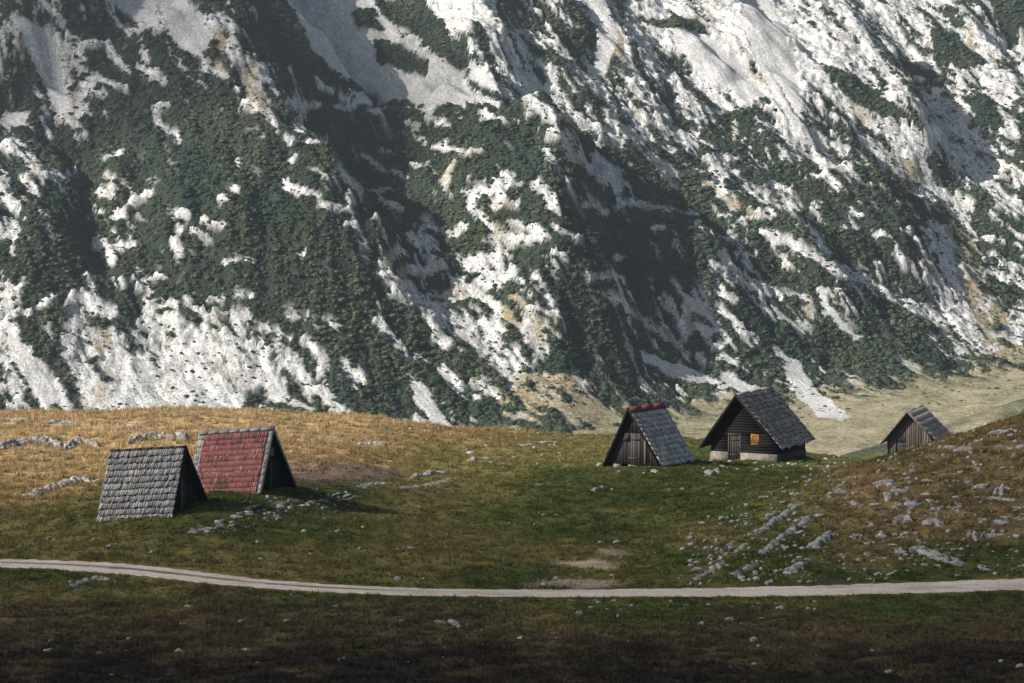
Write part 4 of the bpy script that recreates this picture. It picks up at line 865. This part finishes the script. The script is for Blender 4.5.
def rock_mesh(k):
    import bmesh
    rng = np.random.default_rng(500 + k); bm = bmesh.new(); bmesh.ops.create_icosphere(bm, subdivisions=2, radius=0.5)
    nrm = rng.normal(size=(9, 3)); nrm /= np.linalg.norm(nrm, axis=1)[:, None]; dd = rng.uniform(0.26, 0.44, 9)
    for v in bm.verts:
        p = np.array(v.co)
        for n_, d_ in zip(nrm, dd):
            e_ = p @ n_ - d_
            if e_ > 0: p = p - n_ * e_ * 0.92
        p = p + rng.normal(0, 0.018, 3); v.co = p
    me = bpy.data.meshes.new('limestone_rock'); bm.to_mesh(me); bm.free(); me.materials.append(M_ROCK); return me
ROCKS = [rock_mesh(k) for k in range(14)]
rr_ = random.Random(42)
def rocks(label, group, region, count, smin, smax, flat=0.46):
    made = 0; tries = 0
    while made < count and tries < count * 30:
        tries += 1
        if region[0] == 'line':
            P = region[1]; i = rr_.randrange(len(P) - 1); f = rr_.random(); x = P[i][0] + f * (P[i + 1][0] - P[i][0]) + rr_.gauss(0, region[2]); y = P[i][1] + f * (P[i + 1][1] - P[i][1]) + rr_.gauss(0, region[3])
        else:
            P = np.array(region[1]); x = rr_.uniform(P[:, 0].min(), P[:, 0].max()); y = rr_.uniform(P[:, 1].min(), P[:, 1].max())
            if not inpoly(region[1], np.array([x]), np.array([y]))[0]: continue
        q = hit(x, y)
        if q is None or abs(float(road_dist(np.array(q[0]), np.array(q[1])))) < 1.9: continue
        s = smin + (smax - smin) * rr_.random() ** 2.2; o = bpy.data.objects.new('limestone_rock', ROCKS[rr_.randrange(14)]); COL.objects.link(o)
        o.location = (q[0], q[1], q[2] + s * 0.02); o.scale = (s * rr_.uniform(0.9, 1.6), s * rr_.uniform(0.8, 1.1), s * flat * rr_.uniform(0.8, 1.35)); o.rotation_euler = (rr_.gauss(0, 0.2), rr_.gauss(0, 0.2), rr_.uniform(-0.6, 0.6))
        o['label'] = label; o['category'] = 'rock'; o['group'] = group; made += 1
rocks('loose pale rock among rusty grass on the upper right hill', 'rocks on the upper right hill', ('poly', [(840, 492), (900, 464), (960, 441), (1024, 425), (1024, 500), (880, 510), (820, 512)]), 52, 0.3, 1.1)
rocks('loose pale rock on the middle slope of the right hill', 'rocks on the middle slope of the right hill', ('poly', [(790, 520), (860, 508), (1024, 502), (1024, 550), (850, 555), (770, 560)]), 42, 0.26, 0.9)
rocks('small pale rock on the green foot of the right hill, just above the road', 'rocks at the foot of the right hill', ('poly', [(690, 582), (760, 566), (860, 552), (1024, 548), (1024, 576), (860, 583)]), 20, 0.22, 0.6)
rocks('white stone in the rock band below the two left huts', 'stones of the band below the left huts', ('line', [(196, 534), (238, 517), (290, 502), (345, 497)], 6, 4.5), 80, 0.22, 0.75)
rocks('white stone in the green grass right of the rock band', 'stones right of the rock band', ('poly', [(335, 492), (420, 505), (425, 530), (350, 525), (300, 512)]), 14, 0.16, 0.4)
rocks('pale rubble stone along the base of the dark house', 'stones along the dark house base', ('line', [(704, 468), (745, 469), (785, 467), (815, 462), (835, 460)], 4, 1.5), 20, 0.2, 0.65, 0.5)
rocks('small white stone beside the boulder in front of the dark house', 'stones beside the house boulder', ('line', [(700, 476), (735, 474)], 4, 1.2), 6, 0.2, 0.5)
rocks('pale stone at the foot of the red ridged hut', 'stones at the red ridged hut', ('line', [(610, 472), (640, 472), (668, 468)], 3, 1.5), 7, 0.2, 0.7, 0.4)
rocks('pale stone on the low central crest among short grass', 'stones on the central crest', ('poly', [(465, 448), (520, 440), (590, 446), (590, 470), (480, 476)]), 12, 0.2, 0.7)
rocks('single white stone in the open green meadow', 'stones in the open meadow', ('poly', [(450, 495), (700, 485), (740, 515), (640, 570), (420, 560)]), 8, 0.16, 0.42)
rocks('white stone on the dark verge just below the road', 'stones on the verge below the road', ('line', [(490, 603), (600, 605), (700, 603), (800, 602)], 20, 4), 14, 0.14, 0.42)
rocks('small pale stone in the brown foreground grass below the road', 'stones in the foreground grass', ('poly', [(130, 598), (330, 605), (420, 612), (400, 640), (120, 640)]), 9, 0.14, 0.4)
rocks('pale stone at the left end wall of the shingled hut', 'stones beside the shingled hut', ('line', [(72, 500), (98, 498), (95, 508)], 5, 3), 6, 0.18, 0.45)
rocks('flat pale stone in the golden grass below the left crest', 'stones in the golden grass', ('poly', [(0, 418), (330, 418), (330, 448), (210, 445), (0, 440)]), 9, 0.25, 0.9, 0.35)
# pebbles too many to count
NS = 9000
sx = RNG.uniform(-45, 50, NS * 6); sy = RNG.uniform(80, 190, NS * 6); sz = ground(sx, sy); qx, qy = to_image_px(sx, sy, sz)
dens = 0.04 + 0.85 * ((qx > 690) & (qy > 430) & (qy < 585) & (qx + 2.6 * (qy - 480) > 800)) + 1.5 * np.exp(-((qy - (534 - 0.235 * (qx - 196))) / 6) ** 2) * ((qx > 185) & (qx < 350)) + 0.5 * np.exp(-((qy - 466) / 4) ** 2) * ((qx > 695) & (qx < 840)) + 0.35 * ((np.abs(qy - 605) < 6) & (qx > 480) & (qx < 820)) + 0.12 * ((qx > 460) & (qx < 600) & (qy < 470))
dens = dens * (0.35 + 1.4 * sstep(-0.1, 0.4, fbm(sx / 2.5, sy / 2.5, 3, 171)))
k = (RNG.random(NS * 6) < dens * 0.5) & (np.abs(road_dist(sx, sy)) > 1.8); sx, sy, sz = sx[k], sy[k], sz[k]; ns_ = len(sx)
PB = []
for q in range(5):
    me = ROCKS[q]; v = np.array([tuple(a.co) for a in me.vertices]); PB.append((v, np.array([tuple(p.vertices) for p in me.polygons])))
ps = 0.09 + 0.36 * RNG.random(ns_) ** 3
Vp, Fp, Cp = scatter_protos(PB, RNG.integers(0, 5, ns_), np.stack([sx, sy, sz + 0.02], -1), ps * 1.2, ps * 0.8, RNG.uniform(0, 6.28, ns_), np.ones((ns_, 3)))
link('scattered_stones', np_mesh('scattered_stones', Vp, Fp), M_ROCK, kind='stuff', label='countless small pale stones strewn through the grass', category='stones')

# ------------------------------------------------------------------ grass
def tuft_proto(k):
    rng = np.random.default_rng(900 + k); vs_, fs = [], []
    for q in range(6):
        a = rng.uniform(0, 6.28); r = rng.uniform(0, 0.5); p = np.array((r * math.cos(a), r * math.sin(a), -0.05)); ln = np.array((rng.normal(0, 0.35), rng.normal(0, 0.35), 0)); w = rng.uniform(0.10, 0.2); b2 = rng.uniform(0, 3.14)
        s = np.array((math.cos(b2), math.sin(b2) * 0.5, 0)) * w; hh = rng.uniform(0.6, 1.15); b = len(vs_)
        vs_ += [tuple(p - s), tuple(p + s), tuple(p + ln + np.array((0, 0, hh)))]; fs.append((b, b + 1, b + 2))
    return np.array(vs_), np.array(fs)
TP = [tuft_proto(k) for k in range(9)]
NG = 260000
u = RNG.random(NG); ty_ = 74 + (190 - 74) * u; half = ty_ * 0.285; tx_ = RNG.uniform(-1, 1, NG) * half
tz_ = ground(tx_, ty_); tc = np.stack([bil(GC[..., k], NX0, ND, NY0, ND, tx_, ty_) for k in range(3)], -1); tb = bil(BARE[..., 0], NX0, ND, NY0, ND, tx_, ty_)
gold = np.clip((tc[:, 0] - tc[:, 1]) / 0.11, 0, 1); clump = sstep(-0.25, 0.35, fbm(tx_ / 1.3, ty_ / 1.5, 3, 181))
keep = (np.abs(road_dist(tx_, ty_)) > 1.35 + RNG.random(NG) * 0.5) & (RNG.random(NG) < (0.35 + 0.65 * clump) * (1 - 0.9 * tb))
inh = np.zeros(NG, bool)
for kx in HUTS:
    x, z, Yh, yaw, w_, L_ = HUTS[kx][:6]; dx, dy = tx_ - x, ty_ - Yh; a = dx * math.cos(yaw) + dy * math.sin(yaw); b = -dx * math.sin(yaw) + dy * math.cos(yaw); inh |= (np.abs(a) < w_ / 2 - 0.1) & (b > 0.05) & (b < L_ - 0.1)
keep &= ~inh
tx_, ty_, tz_, tc, gold, clump = tx_[keep], ty_[keep], tz_[keep], tc[keep], gold[keep], clump[keep]; ng = len(tx_)
th = (0.10 + 0.26 * gold * clump + 0.10 * clump) * RNG.uniform(0.6, 1.4, ng); tr_ = RNG.uniform(0.12, 0.3, ng)
tcol = tc * RNG.uniform(0.7, 1.45, (ng, 1)) * (1 + 0.10 * RNG.normal(size=(ng, 3)))
Vg, Fg, Cg = scatter_protos(TP, RNG.integers(0, 9, ng), np.stack([tx_, ty_, tz_], -1), tr_, th, RNG.uniform(0, 6.28, ng), np.clip(tcol, 0.005, 0.6))
print('tufts', ng, 'faces', len(Fg))
link('meadow_grass', np_mesh('meadow_grass', Vg, Fg, Cg), M_GRASS, kind='stuff', label='dry gold and green grass covering the meadow', category='grass')

# dry flower stalks standing in the foreground
def stalk(px_, py_, hh, label):
    q = hit(px_, py_)
    m = MB(); x = random.uniform(-.04, .04); m.beam((0, 0, -0.05), (x, 0, hh), 0.035, 0.035, up=(0, 1, 0), col=(0.035, 0.028, 0.02))
    for i in range(6):
        z = hh * (0.55 + 0.08 * i); a = random.uniform(0, 6.28); l = 0.12 - 0.012 * i; m.beam((x * z / hh, 0, z), (x * z / hh + l * math.cos(a), l * math.sin(a), z + 0.08), 0.03, 0.03, up=(0.3, 1, 0), col=(0.04, 0.03, 0.02))
    o = m.build('dry_stalk', M_GRASS, None, label=label, category='plant', group='dry stalks in the foreground'); o.location = q
for px_, py_, hh, lb in [(343, 657, 0.45, 'short dark dried stalk, left of the close pair'), (353, 655, 0.7, 'taller dark dried stalk, right of the close pair'), (506, 663, 0.9, 'tall dark dried stalk in central foreground, left of three'), (511, 662, 0.8, 'dark dried stalk in central foreground, middle of three'), (515, 664, 0.7, 'dark dried stalk in central foreground, right of three'), (137, 650, 0.6, 'lone dark dried stalk in left foreground')]:
    stalk(px_, py_, hh, lb)

# ------------------------------------------------------------------ air and cloud
def vol_mat(name, color, dens, aniso):
    m = bpy.data.materials.new(name); m.use_nodes = True; t = m.node_tree; t.nodes.clear(); o = t.nodes.new('ShaderNodeOutputMaterial'); p = t.nodes.new('ShaderNodeVolumePrincipled')
    p.inputs['Color'].default_value = (*color, 1); p.inputs['Density'].default_value = dens; p.inputs['Anisotropy'].default_value = aniso; t.links.new(p.outputs[0], o.inputs['Volume']); return m
def cloud(center, rad, dens, seed, label):
    import bmesh
    bm = bmesh.new(); bmesh.ops.create_icosphere(bm, subdivisions=5, radius=1.0); P = np.array([tuple(v.co) for v in bm.verts])
    k = 1 + 0.16 * fbm(P[:, 0] * 2.2 + P[:, 2], P[:, 1] * 2.2 - P[:, 2], 4, seed)
    for v, q, f in zip(bm.verts, P, k): v.co = q * f * np.array(rad)
    me = bpy.data.meshes.new('cloud'); bm.to_mesh(me); bm.free()
    me.polygons.foreach_set('use_smooth', np.ones(len(me.polygons), bool))
    o = link('cloud', me, vol_mat('cloud_vapour', (0.95, 0.95, 0.95), dens, 0.4), None, kind='stuff', label=label, category='cloud'); o.location = center; return o
def shade_spot(gx_, gy_, H, gz=3): k = (H - gz) / S.z; return (gx_ + S.x * k, gy_ + S.y * k, H)
cloud(shade_spot(5, 18, 380), (190, 135, 48), 0.0105, 3, 'unseen grey cloud placed to shade the meadow foreground').rotation_euler = (0, 0, R(25))  # out of view, placed and turned so its shade darkens the foreground
m = MB(); m.box(-3400, 3400, -3100, 3700, -58, 300)
link('haze', np_mesh('haze', np.array(m.v), np.array(m.f)), vol_mat('mountain_air', (0.74, 0.88, 1.0), 0.00017, 0.2), None, kind='stuff', label='thin bluish haze in the mountain air', category='haze')
qx_, qy_ = hit_base(20, 20); kk = (392 - 75) / S.z
cloud((qx_ + S.x * kk, qy_ + S.y * kk, 392), (105, 80, 38), 0.014, 9, 'smaller unseen cloud added to shade the upper left mountainside')  # added out of view, only to darken the upper left slope
